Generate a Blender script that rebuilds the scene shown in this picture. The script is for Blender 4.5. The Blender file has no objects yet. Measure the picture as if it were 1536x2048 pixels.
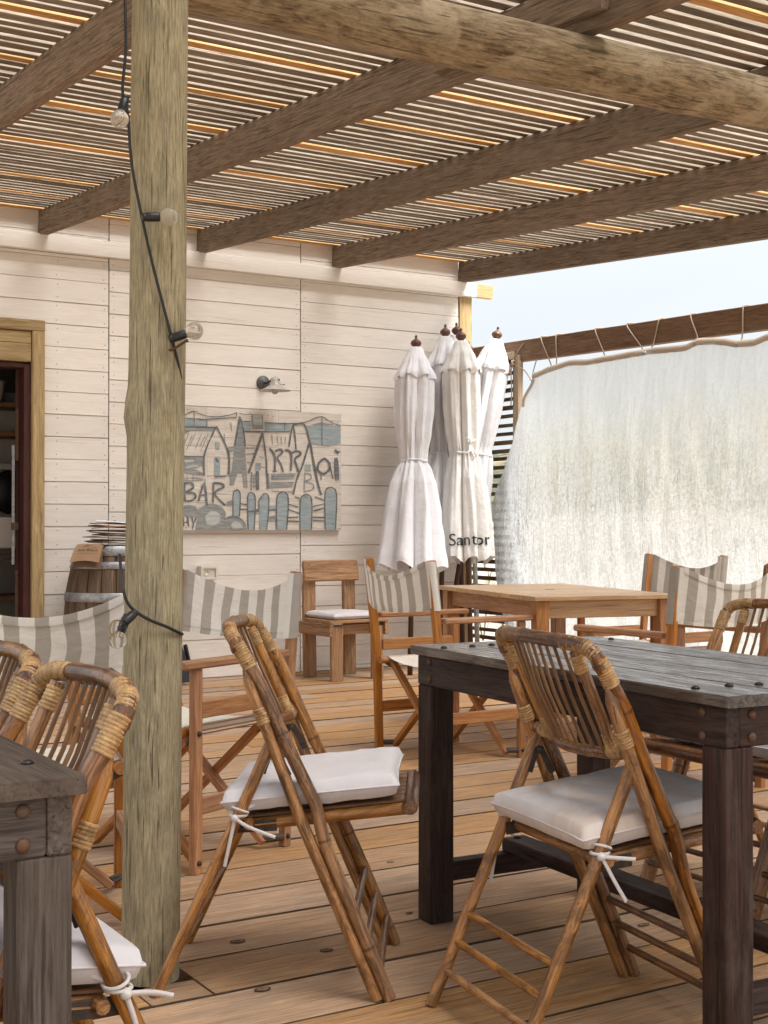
import bpy, math, random, json
from mathutils import Vector, Matrix, noise
PI = math.pi; R = math.radians
random.seed(11)
SC = bpy.context.scene; COL = SC.collection

# ------------------------------------------------------------------ camera
cd = bpy.data.cameras.new('camera'); cam = bpy.data.objects.new('camera', cd); COL.objects.link(cam)
cam.location = (0, 0, 1.07); cam.rotation_euler = (R(90.545), 0, R(-31.42))
cd.sensor_fit = 'VERTICAL'; cd.sensor_height = 36.0; cd.lens = 47.36; cd.clip_start = 0.05; cd.clip_end = 3000
SC.camera = cam
# ------------------------------------------------------------------ sky (overcast) and a soft sun
SUN_EL, SUN_AZ = 58, 158          # azimuth clockwise from +Y
w = bpy.data.worlds.new('World'); SC.world = w; w.use_nodes = True
nt = w.node_tree; nt.nodes.clear()
out = nt.nodes.new('ShaderNodeOutputWorld')
sky = nt.nodes.new('ShaderNodeTexSky'); sky.sky_type = 'NISHITA'; sky.sun_disc = False
sky.sun_elevation = R(SUN_EL); sky.sun_rotation = R(SUN_AZ)
b1 = nt.nodes.new('ShaderNodeBackground'); b1.inputs[1].default_value = 0.06
nt.links.new(sky.outputs[0], b1.inputs[0])
tc = nt.nodes.new('ShaderNodeTexCoord'); sep = nt.nodes.new('ShaderNodeSeparateXYZ')
nt.links.new(tc.outputs['Generated'], sep.inputs[0])
mr = nt.nodes.new('ShaderNodeMapRange'); mr.inputs[1].default_value = 0.0; mr.inputs[2].default_value = 1.0
mr.inputs[3].default_value = 0.158; mr.inputs[4].default_value = 0.56      # CIE overcast: zenith brighter than horizon
nt.links.new(sep.outputs[2], mr.inputs[0])
cn = nt.nodes.new('ShaderNodeTexNoise'); cn.inputs['Scale'].default_value = 2.2; cn.inputs['Detail'].default_value = 5
mp = nt.nodes.new('ShaderNodeMapping'); mp.inputs['Scale'].default_value = (1, 1, 4)
nt.links.new(tc.outputs['Generated'], mp.inputs[0]); nt.links.new(mp.outputs[0], cn.inputs[0])
cr = nt.nodes.new('ShaderNodeMapRange'); cr.inputs[1].default_value = .3; cr.inputs[2].default_value = .7
cr.inputs[3].default_value = 0.93; cr.inputs[4].default_value = 1.04
nt.links.new(cn.outputs[0], cr.inputs[0])
mu = nt.nodes.new('ShaderNodeMath'); mu.operation = 'MULTIPLY'
nt.links.new(mr.outputs[0], mu.inputs[0]); nt.links.new(cr.outputs[0], mu.inputs[1])
b2 = nt.nodes.new('ShaderNodeBackground'); b2.inputs[0].default_value = (0.955, 0.975, 1.0, 1)
nt.links.new(mu.outputs[0], b2.inputs[1])
ad = nt.nodes.new('ShaderNodeMixShader'); ad.inputs[0].default_value = 0.85
nt.links.new(b1.outputs[0], ad.inputs[1]); nt.links.new(b2.outputs[0], ad.inputs[2])
nt.links.new(ad.outputs[0], out.inputs[0])
sd = bpy.data.lights.new('sun', 'SUN'); sd.energy = 2.4; sd.angle = R(32); sd.color = (1.0, 0.965, 0.93)
so = bpy.data.objects.new('sun', sd); COL.objects.link(so)
so.rotation_euler = (R(90 - SUN_EL), 0, R(180 - SUN_AZ)); so.location = (4, -6, 9)
SC.view_settings.view_transform = 'Standard'; SC.view_settings.look = 'None'
SC.view_settings.gamma = 1.0; SC.view_settings.use_curve_mapping = False
SC.view_settings.exposure = 2.2

# ------------------------------------------------------------------ mesh builder
class MB:
    def __init__(s): s.v = []; s.f = []; s.g = []; s.sm = []; s.mi = []
    def _add(s, vs, gs, fs, smooth=False, mi=0):
        o = len(s.v); s.v += [tuple(x) for x in vs]; s.g += [tuple(x) for x in gs]
        for f in fs: s.f.append(tuple(i + o for i in f)); s.sm.append(smooth); s.mi.append(mi)
    def beam(s, p0, p1, wd, ht, up=(0, 0, 1), bev=.003, n=1, bow=0, mi=0, rough=0, taper=1.0):
        """board from p0 to p1, width wd along (dir x up), height ht along up"""
        p0 = Vector(p0); p1 = Vector(p1); d = (p1 - p0); L = d.length; d.normalize()
        up = Vector(up); sd = d.cross(up).normalized(); up = sd.cross(d).normalized()
        bev = min(bev, wd * .3, ht * .3)
        a, b = wd / 2, ht / 2
        prof = [(a - bev, -b), (a, -b + bev), (a, b - bev), (a - bev, b), (-a + bev, b), (-a, b - bev), (-a, -b + bev), (-a + bev, -b)]
        st = [(0, 1 - bev / max(a, b)), (bev, 1)] + [(L * i / n, 1) for i in range(1, n)] + [(L - bev, 1), (L, 1 - bev / max(a, b))]
        off = Vector((random.random() * 40, random.random() * 40, random.random() * 40))
        vs = []; gs = []
        for (x, k) in st:
            q = x / L; c = p0 + d * x + up * (bow * 4 * q * (1 - q)); tp = 1 + (taper - 1) * q
            jx = random.uniform(-rough, rough); jy = random.uniform(-rough, rough)
            for (y, z) in prof:
                vs.append(c + sd * (y * k * tp + jx) + up * (z * k * tp + jy)); gs.append(off + Vector((x, y, z)))
        m = len(st); fs = []
        for i in range(m - 1):
            for j in range(8):
                k = (j + 1) % 8; fs.append((i * 8 + j, i * 8 + k, (i + 1) * 8 + k, (i + 1) * 8 + j))
        fs.append(tuple(range(7, -1, -1))); fs.append(tuple((m - 1) * 8 + j for j in range(8)))
        s._add(vs, gs, fs, False, mi); return s
    def tube(s, pts, rad, n=8, smooth=True, g0=None, mi=0, cap=True, node=None, phase=0):
        """swept round tube; node = spacing of bamboo joints"""
        pts = [Vector(p) for p in pts]
        if node:
            q = []; 
            for a, b in zip(pts[:-1], pts[1:]):
                k = max(1, int((b - a).length / .012)); q += [a.lerp(b, i / k) for i in range(k)]
            q.append(pts[-1]); pts0 = pts; pts = q
        if not hasattr(rad, '__len__'): rads = [rad] * len(pts)
        else:
            rads = list(rad)
            if len(rads) != len(pts): rads = [rads[0] + (rads[-1] - rads[0]) * i / (len(pts) - 1) for i in range(len(pts))]
        arc = [0]
        for a, b in zip(pts[:-1], pts[1:]): arc.append(arc[-1] + (b - a).length)
        if node:
            base = random.randint(1, 60) * node + phase
            for i, a in enumerate(arc):
                t = ((a + base) % node); t = min(t, node - t)
                rads[i] *= 1 + .11 * math.exp(-(t / .007) ** 2) - .03 * math.exp(-((t - .016) / .008) ** 2)
        else: base = random.random() * 40
        off = Vector((base, random.random() * 40, random.random() * 40)) if g0 is None else Vector(g0)
        vs = []; gs = []; fs = []
        t0 = (pts[1] - pts[0]).normalized(); ref = Vector((0, 0, 1)) if abs(t0.z) < .9 else Vector((1, 0, 0))
        u = t0.cross(ref).normalized()
        for i, p in enumerate(pts):
            t = (pts[min(i + 1, len(pts) - 1)] - pts[max(i - 1, 0)]).normalized()
            u = (u - t * u.dot(t)).normalized(); v = t.cross(u)
            for j in range(n):
                th = 2 * PI * j / n; r = rads[i]
                vs.append(p + (u * math.cos(th) + v * math.sin(th)) * r)
                gs.append(off + Vector((arc[i], math.cos(th) * r, math.sin(th) * r)))
        m = len(pts)
        for i in range(m - 1):
            for j in range(n):
                k = (j + 1) % n; fs.append((i * n + j, i * n + k, (i + 1) * n + k, (i + 1) * n + j))
        s._add(vs, gs, fs, smooth, mi)
        if cap:
            for ring, flip in ((0, True), (m - 1, False)):
                vv = vs[ring * n:ring * n + n]; gg = [x + Vector((3.3, 0, 0)) for x in gs[ring * n:ring * n + n]]
                f = tuple(range(n)); s._add(vv, gg, [f[::-1] if flip else f], False, mi)
        return s
    def lathe(s, prof, c=(0, 0, 0), axis=(0, 0, 1), n=16, smooth=True, mi=0, capb=True, capt=True):
        c = Vector(c); ax = Vector(axis).normalized(); ref = Vector((1, 0, 0)) if abs(ax.x) < .9 else Vector((0, 1, 0))
        u = (ref - ax * ref.dot(ax)).normalized(); v = ax.cross(u); vs = []; gs = []; fs = []
        off = Vector((random.random() * 40, random.random() * 40, 0))
        for (r, z) in prof:
            for j in range(n):
                th = 2 * PI * j / n; vs.append(c + ax * z + (u * math.cos(th) + v * math.sin(th)) * r); gs.append(off + Vector((z, r * math.cos(th), r * math.sin(th))))
        for i in range(len(prof) - 1):
            for j in range(n):
                k = (j + 1) % n; fs.append((i * n + j, i * n + k, (i + 1) * n + k, (i + 1) * n + j))
        if capb and prof[0][0] > 1e-4: fs.append(tuple(range(n - 1, -1, -1)))
        if capt and prof[-1][0] > 1e-4: fs.append(tuple((len(prof) - 1) * n + j for j in range(n)))
        s._add(vs, gs, fs, smooth, mi); return s
    def grid(s, P, G=None, smooth=True, mi=0, closed=False):
        a, b = len(P), len(P[0]); vs = [p for r in P for p in r]
        gs = [g for r in G for g in r] if G else [(i * .02, j * .02, 0) for i in range(a) for j in range(b)]
        fs = []
        for i in range(a - 1):
            for j in range(b if closed else b - 1):
                k = (j + 1) % b; fs.append((i * b + j, i * b + k, (i + 1) * b + k, (i + 1) * b + j))
        s._add(vs, gs, fs, smooth, mi); return s
    def box(s, c, size, bev=.002, mi=0):
        c = Vector(c); x, y, z = size; m = max(size)
        if m == x: return s.beam(c - Vector((x / 2, 0, 0)), c + Vector((x / 2, 0, 0)), y, z, (0, 0, 1), bev, mi=mi)
        if m == y: return s.beam(c - Vector((0, y / 2, 0)), c + Vector((0, y / 2, 0)), x, z, (0, 0, 1), bev, mi=mi)
        return s.beam(c - Vector((0, 0, z / 2)), c + Vector((0, 0, z / 2)), y, x, (1, 0, 0), bev, mi=mi)
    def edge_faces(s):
        # narrow batten sides get a paler colour that paints in light from the gaps
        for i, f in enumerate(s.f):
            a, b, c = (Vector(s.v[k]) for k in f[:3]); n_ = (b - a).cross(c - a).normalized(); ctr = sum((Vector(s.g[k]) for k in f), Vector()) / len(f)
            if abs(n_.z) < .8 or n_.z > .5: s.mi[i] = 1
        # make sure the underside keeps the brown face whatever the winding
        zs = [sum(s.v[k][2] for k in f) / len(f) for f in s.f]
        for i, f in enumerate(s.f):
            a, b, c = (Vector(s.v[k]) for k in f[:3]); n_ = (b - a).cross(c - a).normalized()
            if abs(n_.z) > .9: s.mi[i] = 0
    def mesh(s, name, mats):
        me = bpy.data.meshes.new(name); me.from_pydata(s.v, [], s.f)
        at = me.attributes.new('g', 'FLOAT_VECTOR', 'POINT'); at.data.foreach_set('vector', [x for p in s.g for x in p])
        me.polygons.foreach_set('use_smooth', s.sm)
        for m in (mats if isinstance(mats, (list, tuple)) else [mats]): me.materials.append(m)
        me.polygons.foreach_set('material_index', s.mi)
        me.update(); return me
    def build(s, name, mats, parent=None, **kw):
        return link(name, s.mesh(name, mats), parent, **kw)

def link(name, data, parent=None, loc=None, rot=None, label=None, cat=None, group=None, kind=None):
    o = bpy.data.objects.new(name, data); COL.objects.link(o)
    if parent: o.parent = parent
    if loc is not None: o.location = loc
    if rot is not None: o.rotation_euler = rot
    tag(o, label, cat, group, kind); return o
def tag(o, label=None, cat=None, group=None, kind=None):
    for k, v in (('label', label), ('category', cat), ('group', group), ('kind', kind)):
        if v: o[k] = v
    return o
def thing(name, loc, rz, label, cat, group=None, rot=None):
    return link(name, None, None, loc, rot if rot else (0, 0, rz), label, cat, group)
def copy_tree(o, parent=None):
    c = o.copy(); COL.objects.link(c)
    if parent: c.parent = parent
    for ch in list(o.children): copy_tree(ch, c)
    return c

# ------------------------------------------------------------------ materials
class NT:
    def __init__(s, name):
        m = bpy.data.materials.new(name); m.use_nodes = True; s.m = m; s.t = m.node_tree; s.b = s.t.nodes['Principled BSDF']; s.o = s.t.nodes['Material Output']
        s.seed = (sum(ord(c) for c in name) % 97)
    def n(s, typ, **kw):
        nd = s.t.nodes.new('ShaderNode' + typ)
        for k, v in kw.items():
            if k.startswith('i_'):
                nd.inputs[k[2:]].default_value = v
            else: setattr(nd, k, v)
        return nd
    def l(s, a, b): s.t.links.new(a, b)
    def g(s, scale, rnd=True):
        a = s.n('Attribute', attribute_name='g')
        v = a.outputs['Vector']
        if rnd:
            oi = s.n('ObjectInfo'); mu = s.n('VectorMath', operation='MULTIPLY_ADD')
            c = s.n('CombineXYZ'); 
            for i, k in enumerate((0, 53., 31.)):
                m = s.n('Math', operation='MULTIPLY'); m.inputs[1].default_value = k; s.l(oi.outputs['Random'], m.inputs[0]); s.l(m.outputs[0], c.inputs[i])
            ad = s.n('VectorMath', operation='ADD'); s.l(v, ad.inputs[0]); s.l(c.outputs[0], ad.inputs[1]); v = ad.outputs[0]
        sc = s.n('VectorMath', operation='MULTIPLY'); sc.inputs[1].default_value = scale; s.l(v, sc.inputs[0]); return sc.outputs[0]
    def noise(s, vec, scale=1, detail=4, rough=.6, dist=0):
        t = s.n('TexNoise'); t.inputs['Scale'].default_value = scale; t.inputs['Detail'].default_value = detail; t.inputs['Roughness'].default_value = rough; t.inputs['Distortion'].default_value = dist
        if vec is not None: s.l(vec, t.inputs['Vector'])
        return t.outputs[0]
    def ramp(s, fac, stops, interp='LINEAR'):
        r = s.n('ValToRGB'); r.color_ramp.interpolation = interp; el = r.color_ramp.elements
        while len(el) < len(stops): el.new(.5)
        for e, (p, c) in zip(el, stops): e.position = p; e.color = (c, c, c, 1) if not hasattr(c, '__len__') else tuple(c) + (1,)
        s.l(fac, r.inputs[0]); return r.outputs[0]
    def mix(s, fac, a, b, mode='MIX'):
        m = s.n('Mix', data_type='RGBA', blend_type=mode)
        for i, x in ((0, fac), (6, a), (7, b)):
            if hasattr(x, 'node'): s.l(x, m.inputs[i])
            elif i == 0: m.inputs[0].default_value = x
            else: m.inputs[i].default_value = tuple(x) + (1,) if len(x) == 3 else x
        return m.outputs[2]
    def math(s, op, a, b=None, c=None):
        m = s.n('Math', operation=op)
        for i, x in enumerate((a, b, c)):
            if x is None: continue
            if hasattr(x, 'node'): s.l(x, m.inputs[i])
            else: m.inputs[i].default_value = x
        return m.outputs[0]
    def hsv(s, col, h=None, sat=None, v=None):
        m = s.n('HueSaturation')
        s.l(col, m.inputs['Color'])
        for k, x in (('Hue', h), ('Saturation', sat), ('Value', v)):
            if x is not None:
                if hasattr(x, 'node'): s.l(x, m.inputs[k])
                else: m.inputs[k].default_value = x
        return m.outputs[0]
    def rnd(s, lo, hi, k=1.0):
        oi = s.n('ObjectInfo'); x = oi.outputs['Random']
        if k != 1.0: x = s.math('FRACT', s.math('MULTIPLY', x, k))
        r = s.n('MapRange'); r.inputs[3].default_value = lo; r.inputs[4].default_value = hi; s.l(x, r.inputs[0]); return r.outputs[0]
    def bump(s, h, dist, strength=1.0):
        b = s.n('Bump'); b.inputs['Strength'].default_value = strength; b.inputs['Distance'].default_value = dist; s.l(h, b.inputs['Height']); s.l(b.outputs[0], s.b.inputs['Normal'])
    def done(s, col=None, rough=.6, spec=None):
        if col is not None:
            if hasattr(col, 'node'): s.l(col, s.b.inputs['Base Color'])
            else: s.b.inputs['Base Color'].default_value = tuple(col) + (1,)
        if hasattr(rough, 'node'): s.l(rough, s.b.inputs['Roughness'])
        else: s.b.inputs['Roughness'].default_value = rough
        if spec is not None: s.b.inputs['Specular IOR Level'].default_value = spec
        return s.m

def wood(name, dark, light, fiber=.5, rough=.6, var=.15, blotch=.35, blotch_col=None, knots=0, knot_col=(.05, .03, .02), bump=.0006, spec=.35, cross=1.0, satvar=0, rnd=True, along=1.0, con=.105, crack=.6):
    s = NT(name)
    a = s.noise(s.g((3.0 * along, 40 * cross, 40 * cross), rnd), 1, 7, .68, 1.3)
    f = s.noise(s.g((8 * along, 170 * cross, 170 * cross), rnd), 1, 4, .75)
    fac = s.math('ADD', s.math('MULTIPLY', a, 1 - fiber), s.math('MULTIPLY', f, fiber))
    col = s.mix(s.ramp(fac, [(.5 - con, 0.0), (.5 + con, 1.0)]), dark, light)
    bl = s.noise(s.g((3.0 * along, 11 * cross, 11 * cross), rnd), 1, 6, .7, .8)
    bc = blotch_col if blotch_col else tuple(x * .45 for x in dark)
    col = s.mix(s.math('MULTIPLY', s.ramp(bl, [(.46, 0.0), (.66, 1.0)]), blotch), col, bc)
    cracks = s.noise(s.g((2.2 * along, 95 * cross, 95 * cross), rnd), 1, 3, .55, .4)
    ck = s.ramp(cracks, [(.62, 0.0), (.67, 1.0)])
    col = s.mix(s.math('MULTIPLY', ck, crack), col, tuple(x * .4 for x in dark))
    if knots:
        vo = s.n('TexVoronoi', feature='F1'); s.l(s.g((1.5, 5.0, .4), rnd), vo.inputs['Vector']); vo.inputs['Scale'].default_value = knots
        d = s.math('ADD', vo.outputs['Distance'], s.math('MULTIPLY', s.math('SUBTRACT', f, .5), .03))
        ring = s.ramp(d, [(.0, 1.0), (.04, .35), (.07, 1.0), (.1, .0)])
        cl = s.n('SeparateColor'); s.l(vo.outputs['Color'], cl.inputs[0])
        ok = s.math('GREATER_THAN', cl.outputs[0], .55)
        col = s.mix(s.math('MULTIPLY', s.math('MULTIPLY', ring, ok), .8), col, knot_col)
    col = s.hsv(col, v=s.rnd(1 - var, 1 + var), sat=s.rnd(1 - satvar, 1 + satvar, 7.3))
    h = s.math('SUBTRACT', fac, s.math('MULTIPLY', ck, .8))
    s.bump(h, bump)
    return s.done(col, s.ramp(f, [(.3, min(1, rough + .12)), (.7, max(.05, rough - .1))]), spec)

M = {}
M['deck'] = wood('deck_wood', (.245, .137, .071), (.60, .383, .222), .6, .75, .12, .5, (.30, .23, .165), 1.0, (.075, .045, .028), .001, .15, satvar=.2, con=.15, crack=.4)
M['deck_edge'] = wood('dirty_plank_edge', (.06, .038, .025), (.13, .085, .055), .5, .9, .1, .3, spec=.05)  # gap shade between planks put into the colour; also colours dark knot rings
M['knot'] = wood('knot_wood', (.16, .09, .05), (.36, .23, .14), .6, .75, .1, .3, spec=.1)
M['deck_under'] = NT('deck_underside').done((.03, .022, .016), .9)
M['rafter'] = wood('rafter_wood', (.10, .069, .046), (.29, .215, .152), .7, .85, .12, .5, (.25, .19, .15), .8, (.04, .025, .018), .0012, .15)
M['batten'] = wood('batten_wood', (.135, .105, .08), (.28, .225, .175), .5, .85, .25, .4, (.33, .28, .23), 0, bump=.0015, spec=.1, satvar=.25)
M['batten_edge'] = wood('sun_bleached_batten_edge', (.23, .19, .145), (.45, .39, .315), .6, .85, .18, .35, (.30, .24, .18), 0, bump=.002, spec=.1)  # paler than the underside: skylight through the gaps put into the colour
M['new_edge'] = wood('new_batten_edge', (.52, .30, .12), (.76, .52, .27), .5, .8, .1, .2, (.4, .25, .12), 0, bump=.001, spec=.1)  # same for the new battens, gap light mixed into the colour
M['batten_new'] = wood('new_batten_wood', (.44, .205, .062), (.70, .39, .145), .5, .7, .15, .2, (.4, .2, .1), 0, bump=.0008, spec=.2)
M['log'] = wood('log_wood', (.105, .07, .04), (.37, .275, .165), .5, .8, 0, .75, (.44, .355, .235), 1.4, (.05, .03, .02), .003, .15, cross=.8, along=2.0)
M['post'] = wood('green_pine', (.20, .162, .095), (.50, .43, .275), .78, .85, 0, .5, (.17, .152, .11), 1.1, (.12, .07, .035), .0025, .1, cross=1.6, along=2.3, con=.15, crack=.75)
M['whitewash'] = wood('whitewashed_board', (.75, .685, .615), (.86, .815, .755), .4, .65, .04, .25, (.68, .62, .55), .6, (.46, .37, .29), .0005, .2, con=.16, crack=.22)
M['gap'] = NT('wall_backing').done((.34, .28, .225), .9)
M['trim'] = wood('yellow_pine', (.29, .195, .085), (.50, .37, .19), .35, .6, .12, .2, (.30, .20, .10), .9, (.14, .08, .03), .0006, .3)
M['teak'] = wood('teak', (.27, .105, .033), (.50, .235, .085), .5, .5, .16, .35, (.23, .12, .06), 0, bump=.0004, spec=.4, satvar=.15)
M['teak_top'] = wood('pale_teak', (.40, .22, .085), (.60, .38, .18), .5, .36, .1, .25, (.62, .5, .35), 0, bump=.0003, spec=.5)
M['dark_wood'] = wood('dark_table_wood', (.010, .005, .0045), (.052, .024, .018), .45, .55, .15, .6, (.075, .058, .048), 0, bump=.0008, spec=.22)
M['dark_top'] = wood('weathered_table_top', (.009, .006, .0055), (.068, .050, .042), .6, .34, .15, .35, (.10, .07, .055), 0, bump=.0008, spec=.3)
_s = NT.__new__(NT); _s.m = M['dark_top']; _s.t = _s.m.node_tree; _s.b = _s.t.nodes['Principled BSDF']; _s.o = _s.t.nodes['Material Output']
_f = _s.noise(_s.g((7, 75, 75)), 1, 6, .75, .8)
_s.l(_s.ramp(_f, [(.40, .0), (.56, 1.0)]), _s.b.inputs['Coat Weight']); _s.l(_s.ramp(_f, [(.38, .5), (.6, .17)]), _s.b.inputs['Coat Roughness'])
M['grey_wood'] = wood('grey_table_wood', (.034, .026, .022), (.125, .100, .085), .55, .75, .1, .5, (.10, .075, .055), 0, bump=.0009, spec=.25)
M['grey_top'] = wood('brown_grey_table_top', (.045, .031, .024), (.10, .072, .056), .4, .6, .1, .5, (.13, .095, .07), 0, bump=.0005, spec=.3)
M['rustic'] = wood('rough_pine', (.22, .11, .052), (.48, .285, .15), .4, .7, .12, .4, (.17, .10, .06), .9, (.1, .05, .03), .0008, .3)
M['stave'] = wood('barrel_stave', (.085, .052, .032), (.185, .125, .08), .5, .7, .2, .5, (.09, .06, .04), 0, bump=.0008, spec=.25)
M['redwood'] = wood('red_brown_frame', (.045, .012, .010), (.08, .025, .02), .3, .5, .1, .2, spec=.35)
M['slat'] = wood('dark_lattice_slat', (.10, .065, .04), (.20, .14, .09), .5, .8, .2, .4, bump=.0008, spec=.15)
M['fencewood'] = wood('fence_rail_wood', (.115, .06, .033), (.25, .145, .085), .5, .7, .05, .5, (.24, .17, .12), .7, (.05, .03, .02), .001, .25)
M['greypost'] = wood('pale_fence_post', (.26, .19, .125), (.43, .34, .245), .5, .75, .05, .3, bump=.0008, spec=.2)

def bamboo(name, c0, c1, spot, node=.26, rings=True, spots=.85):
    s = NT(name)
    a = s.noise(s.g((4, 60, 60)), 1, 5, .65, .8); f = s.noise(s.g((9, 420, 420)), 1, 2, .6)
    fac = s.math('ADD', s.math('MULTIPLY', a, .6), s.math('MULTIPLY', f, .4))
    col = s.mix(s.ramp(fac, [(.39, 0.0), (.61, 1.0)]), c0, c1)
    # broad honey and brown zones, then dark flecks drawn out along the cane
    zone = s.noise(s.g((8, 22, 22)), 1, 5, .7, 1.2)
    col = s.mix(s.math('MULTIPLY', s.ramp(zone, [(.47, 0.0), (.60, 1.0)]), .72), col, tuple(x * .42 for x in c0))
    fl = s.noise(s.g((14, 150, 150)), 1, 4, .7, .6); big2 = s.noise(s.g((3, 30, 30)), 1, 2)
    col = s.mix(s.math('MULTIPLY', s.math('MULTIPLY', s.ramp(fl, [(.53, 0.0), (.60, 1.0)]), s.ramp(big2, [(.42, 0.0), (.6, 1.0)])), .75), col, tuple(x * .3 for x in c0))
    sp = s.noise(s.g((30, 70, 70)), 1, 5, .7, 2.2); big = s.noise(s.g((3.2, 9, 9)), 1, 2)
    m = s.math('MULTIPLY', s.ramp(sp, [(.55, 0.0), (.60, 1.0)]), s.ramp(big, [(.46, 0.0), (.56, 1.0)]))
    col = s.mix(s.math('MULTIPLY', m, spots), col, spot)
    if rings:
        at = s.n('Attribute', attribute_name='g'); sx = s.n('SeparateXYZ'); s.l(at.outputs['Vector'], sx.inputs[0])
        fr = s.math('FRACT', s.math('DIVIDE', sx.outputs[0], node)); d = s.math('MINIMUM', fr, s.math('SUBTRACT', 1.0, fr))
        d = s.math('ADD', d, s.math('MULTIPLY', s.noise(s.g((30, 50, 50)), 1, 2), .012))
        ring = s.ramp(d, [(.005, 1.0), (.012, .7), (.026, 0.0)])
        col = s.mix(s.math('MULTIPLY', ring, .8), col, spot)
    col = s.hsv(col, v=s.rnd(.78, 1.18), sat=s.rnd(.88, 1.08, 5.1))
    s.bump(s.math('ADD', fac, s.math('MULTIPLY', sp, .5)), .0008)
    s.b.inputs['Coat Weight'].default_value = .35; s.b.inputs['Coat Roughness'].default_value = .18
    return s.done(col, s.ramp(a, [(.3, .50), (.7, .28)]), .4)
M['bamboo'] = bamboo('bamboo', (.20, .075, .017), (.53, .245, .066), (.05, .016, .009))
M['bamboo_dark'] = bamboo('dark_bamboo', (.14, .046, .010), (.44, .178, .043), (.03, .011, .007))
M['rail_bamboo'] = bamboo('rail_bamboo', (.09, .032, .010), (.28, .11, .03), (.028, .011, .007), node=.13)
M['bamboo_burnt'] = bamboo('burnt_bamboo', (.17, .075, .03), (.34, .17, .075), (.012, .008, .007))
M['cane'] = bamboo('peeled_cane', (.20, .078, .018), (.51, .235, .064), (.06, .024, .012), rings=False, spots=.3)
M['cane_dark'] = bamboo('brown_cane', (.10, .04, .014), (.27, .118, .04), (.03, .012, .008), rings=False, spots=.4)
M['spindle'] = wood('rattan_spindle', (.10, .045, .018), (.27, .14, .06), .5, .5, .15, .4, spec=.35, bump=.0004)
M['rattan'] = wood('rattan_wrap', (.24, .125, .045), (.50, .31, .135), .5, .42, .12, .3, (.27, .14, .05), spec=.4, bump=.0004, along=14, cross=.5)

def cloth(name, col, var=.03, stain=0, stain_col=(.55, .38, .25), weave=900, rough=.85, trans=0, wrinkle=.0):
    s = NT(name)
    n1 = s.noise(s.g((7, 7, 7)), 1, 4, .6)
    c = s.mix(s.ramp(n1, [(.3, 0.0), (.7, 1.0)]), tuple(x * (1 - var * 2) for x in col), tuple(min(.92, x * (1 + var)) for x in col))
    if stain:
        n2 = s.noise(s.g((6, 6, 6)), 1, 5, .65, .8)
        c = s.mix(s.math('MULTIPLY', s.ramp(n2, [(.46, 0.0), (.62, 1.0)]), stain), c, stain_col)
    wv = s.noise(s.g((weave, weave, weave)), 1, 1)
    w2 = s.noise(s.g((16, 22, 18)), 1, 3, .55, .8)
    s.bump(s.math('ADD', s.math('MULTIPLY', wv, .12), s.math('MULTIPLY', w2, wrinkle * 10)), .002)
    m = s.done(c, rough, .15)
    s.b.inputs['Sheen Weight'].default_value = .1
    if trans:
        tr = s.n('BsdfTranslucent'); s.l(c, tr.inputs[0]); mx = s.n('MixShader'); mx.inputs[0].default_value = trans
        s.l(s.b.outputs[0], mx.inputs[1]); s.l(tr.outputs[0], mx.inputs[2]); s.l(mx.outputs[0], s.o.inputs[0])
    return m
M['cushion'] = cloth('cushion_cotton', (.63, .60, .605), .03, .12, (.6, .5, .42), wrinkle=.12)
M['cushion_stained'] = cloth('stained_cushion_cotton', (.63, .585, .565), .05, .6, (.56, .40, .28), wrinkle=.15)
M['tie'] = cloth('tie_cotton', (.64, .595, .565), .06)
M['umb_white'] = cloth('white_parasol_canvas', (.84, .83, .85), .02, .06, (.76, .73, .72), trans=.10, wrinkle=.4)
M['umb_cream'] = cloth('cream_parasol_canvas', (.86, .845, .815), .03, .10, (.78, .74, .68), trans=.08, wrinkle=.5)
M['seat_canvas'] = cloth('cream_seat_canvas', (.74, .68, .58), .04, .2, (.62, .52, .4), wrinkle=.3)
M['hem'] = cloth('beige_hem', (.50, .42, .335), .08, .3, (.4, .32, .25))
M['rope'] = cloth('rope_fibre', (.36, .28, .205), .1)
M['paper'] = NT('white_paper').done((.86, .85, .87), .8)
def stripes(name, white, taupe, period=.0755):
    s = NT(name)
    at = s.n('Attribute', attribute_name='g'); sx = s.n('SeparateXYZ'); s.l(at.outputs['Vector'], sx.inputs[0])
    fr = s.math('FRACT', s.math('DIVIDE', sx.outputs[0], period))
    d = s.math('ABSOLUTE', s.math('SUBTRACT', fr, .5))
    k = s.ramp(d, [(.245, 0.0), (.255, 1.0)])
    n1 = s.noise(s.g((9, 9, 9)), 1, 4)
    wa = s.mix(n1, tuple(x * .88 for x in white), white); ta = s.mix(n1, tuple(x * .85 for x in taupe), tuple(x * 1.1 for x in taupe))
    wv = s.noise(s.g((700, 700, 700)), 1, 1); col = s.mix(k, ta, wa)
    sm = s.ramp(s.math('ABSOLUTE', s.math('SUBTRACT', fr, .02)), [(.0, 1.0), (.012, 0.0)])
    col = s.mix(s.math('MULTIPLY', s.ramp(wv, [(.4, 0.0), (.7, 1.0)]), .12), col, (.2, .18, .15))
    s.bump(s.math('ADD', s.math('MULTIPLY', wv, .15), s.math('MULTIPLY', s.noise(s.g((20, 26, 20)), 1, 3, .5, .6), 2.0)), .002)
    m = s.done(col, .9, .12)
    tr = s.n('BsdfTranslucent'); s.l(col, tr.inputs[0]); mx = s.n('MixShader'); mx.inputs[0].default_value = .12
    s.l(s.b.outputs[0], mx.inputs[1]); s.l(tr.outputs[0], mx.inputs[2]); s.l(mx.outputs[0], s.o.inputs[0]); return m
M['stripe'] = stripes('striped_canvas', (.88, .845, .77), (.47, .43, .37))
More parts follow.
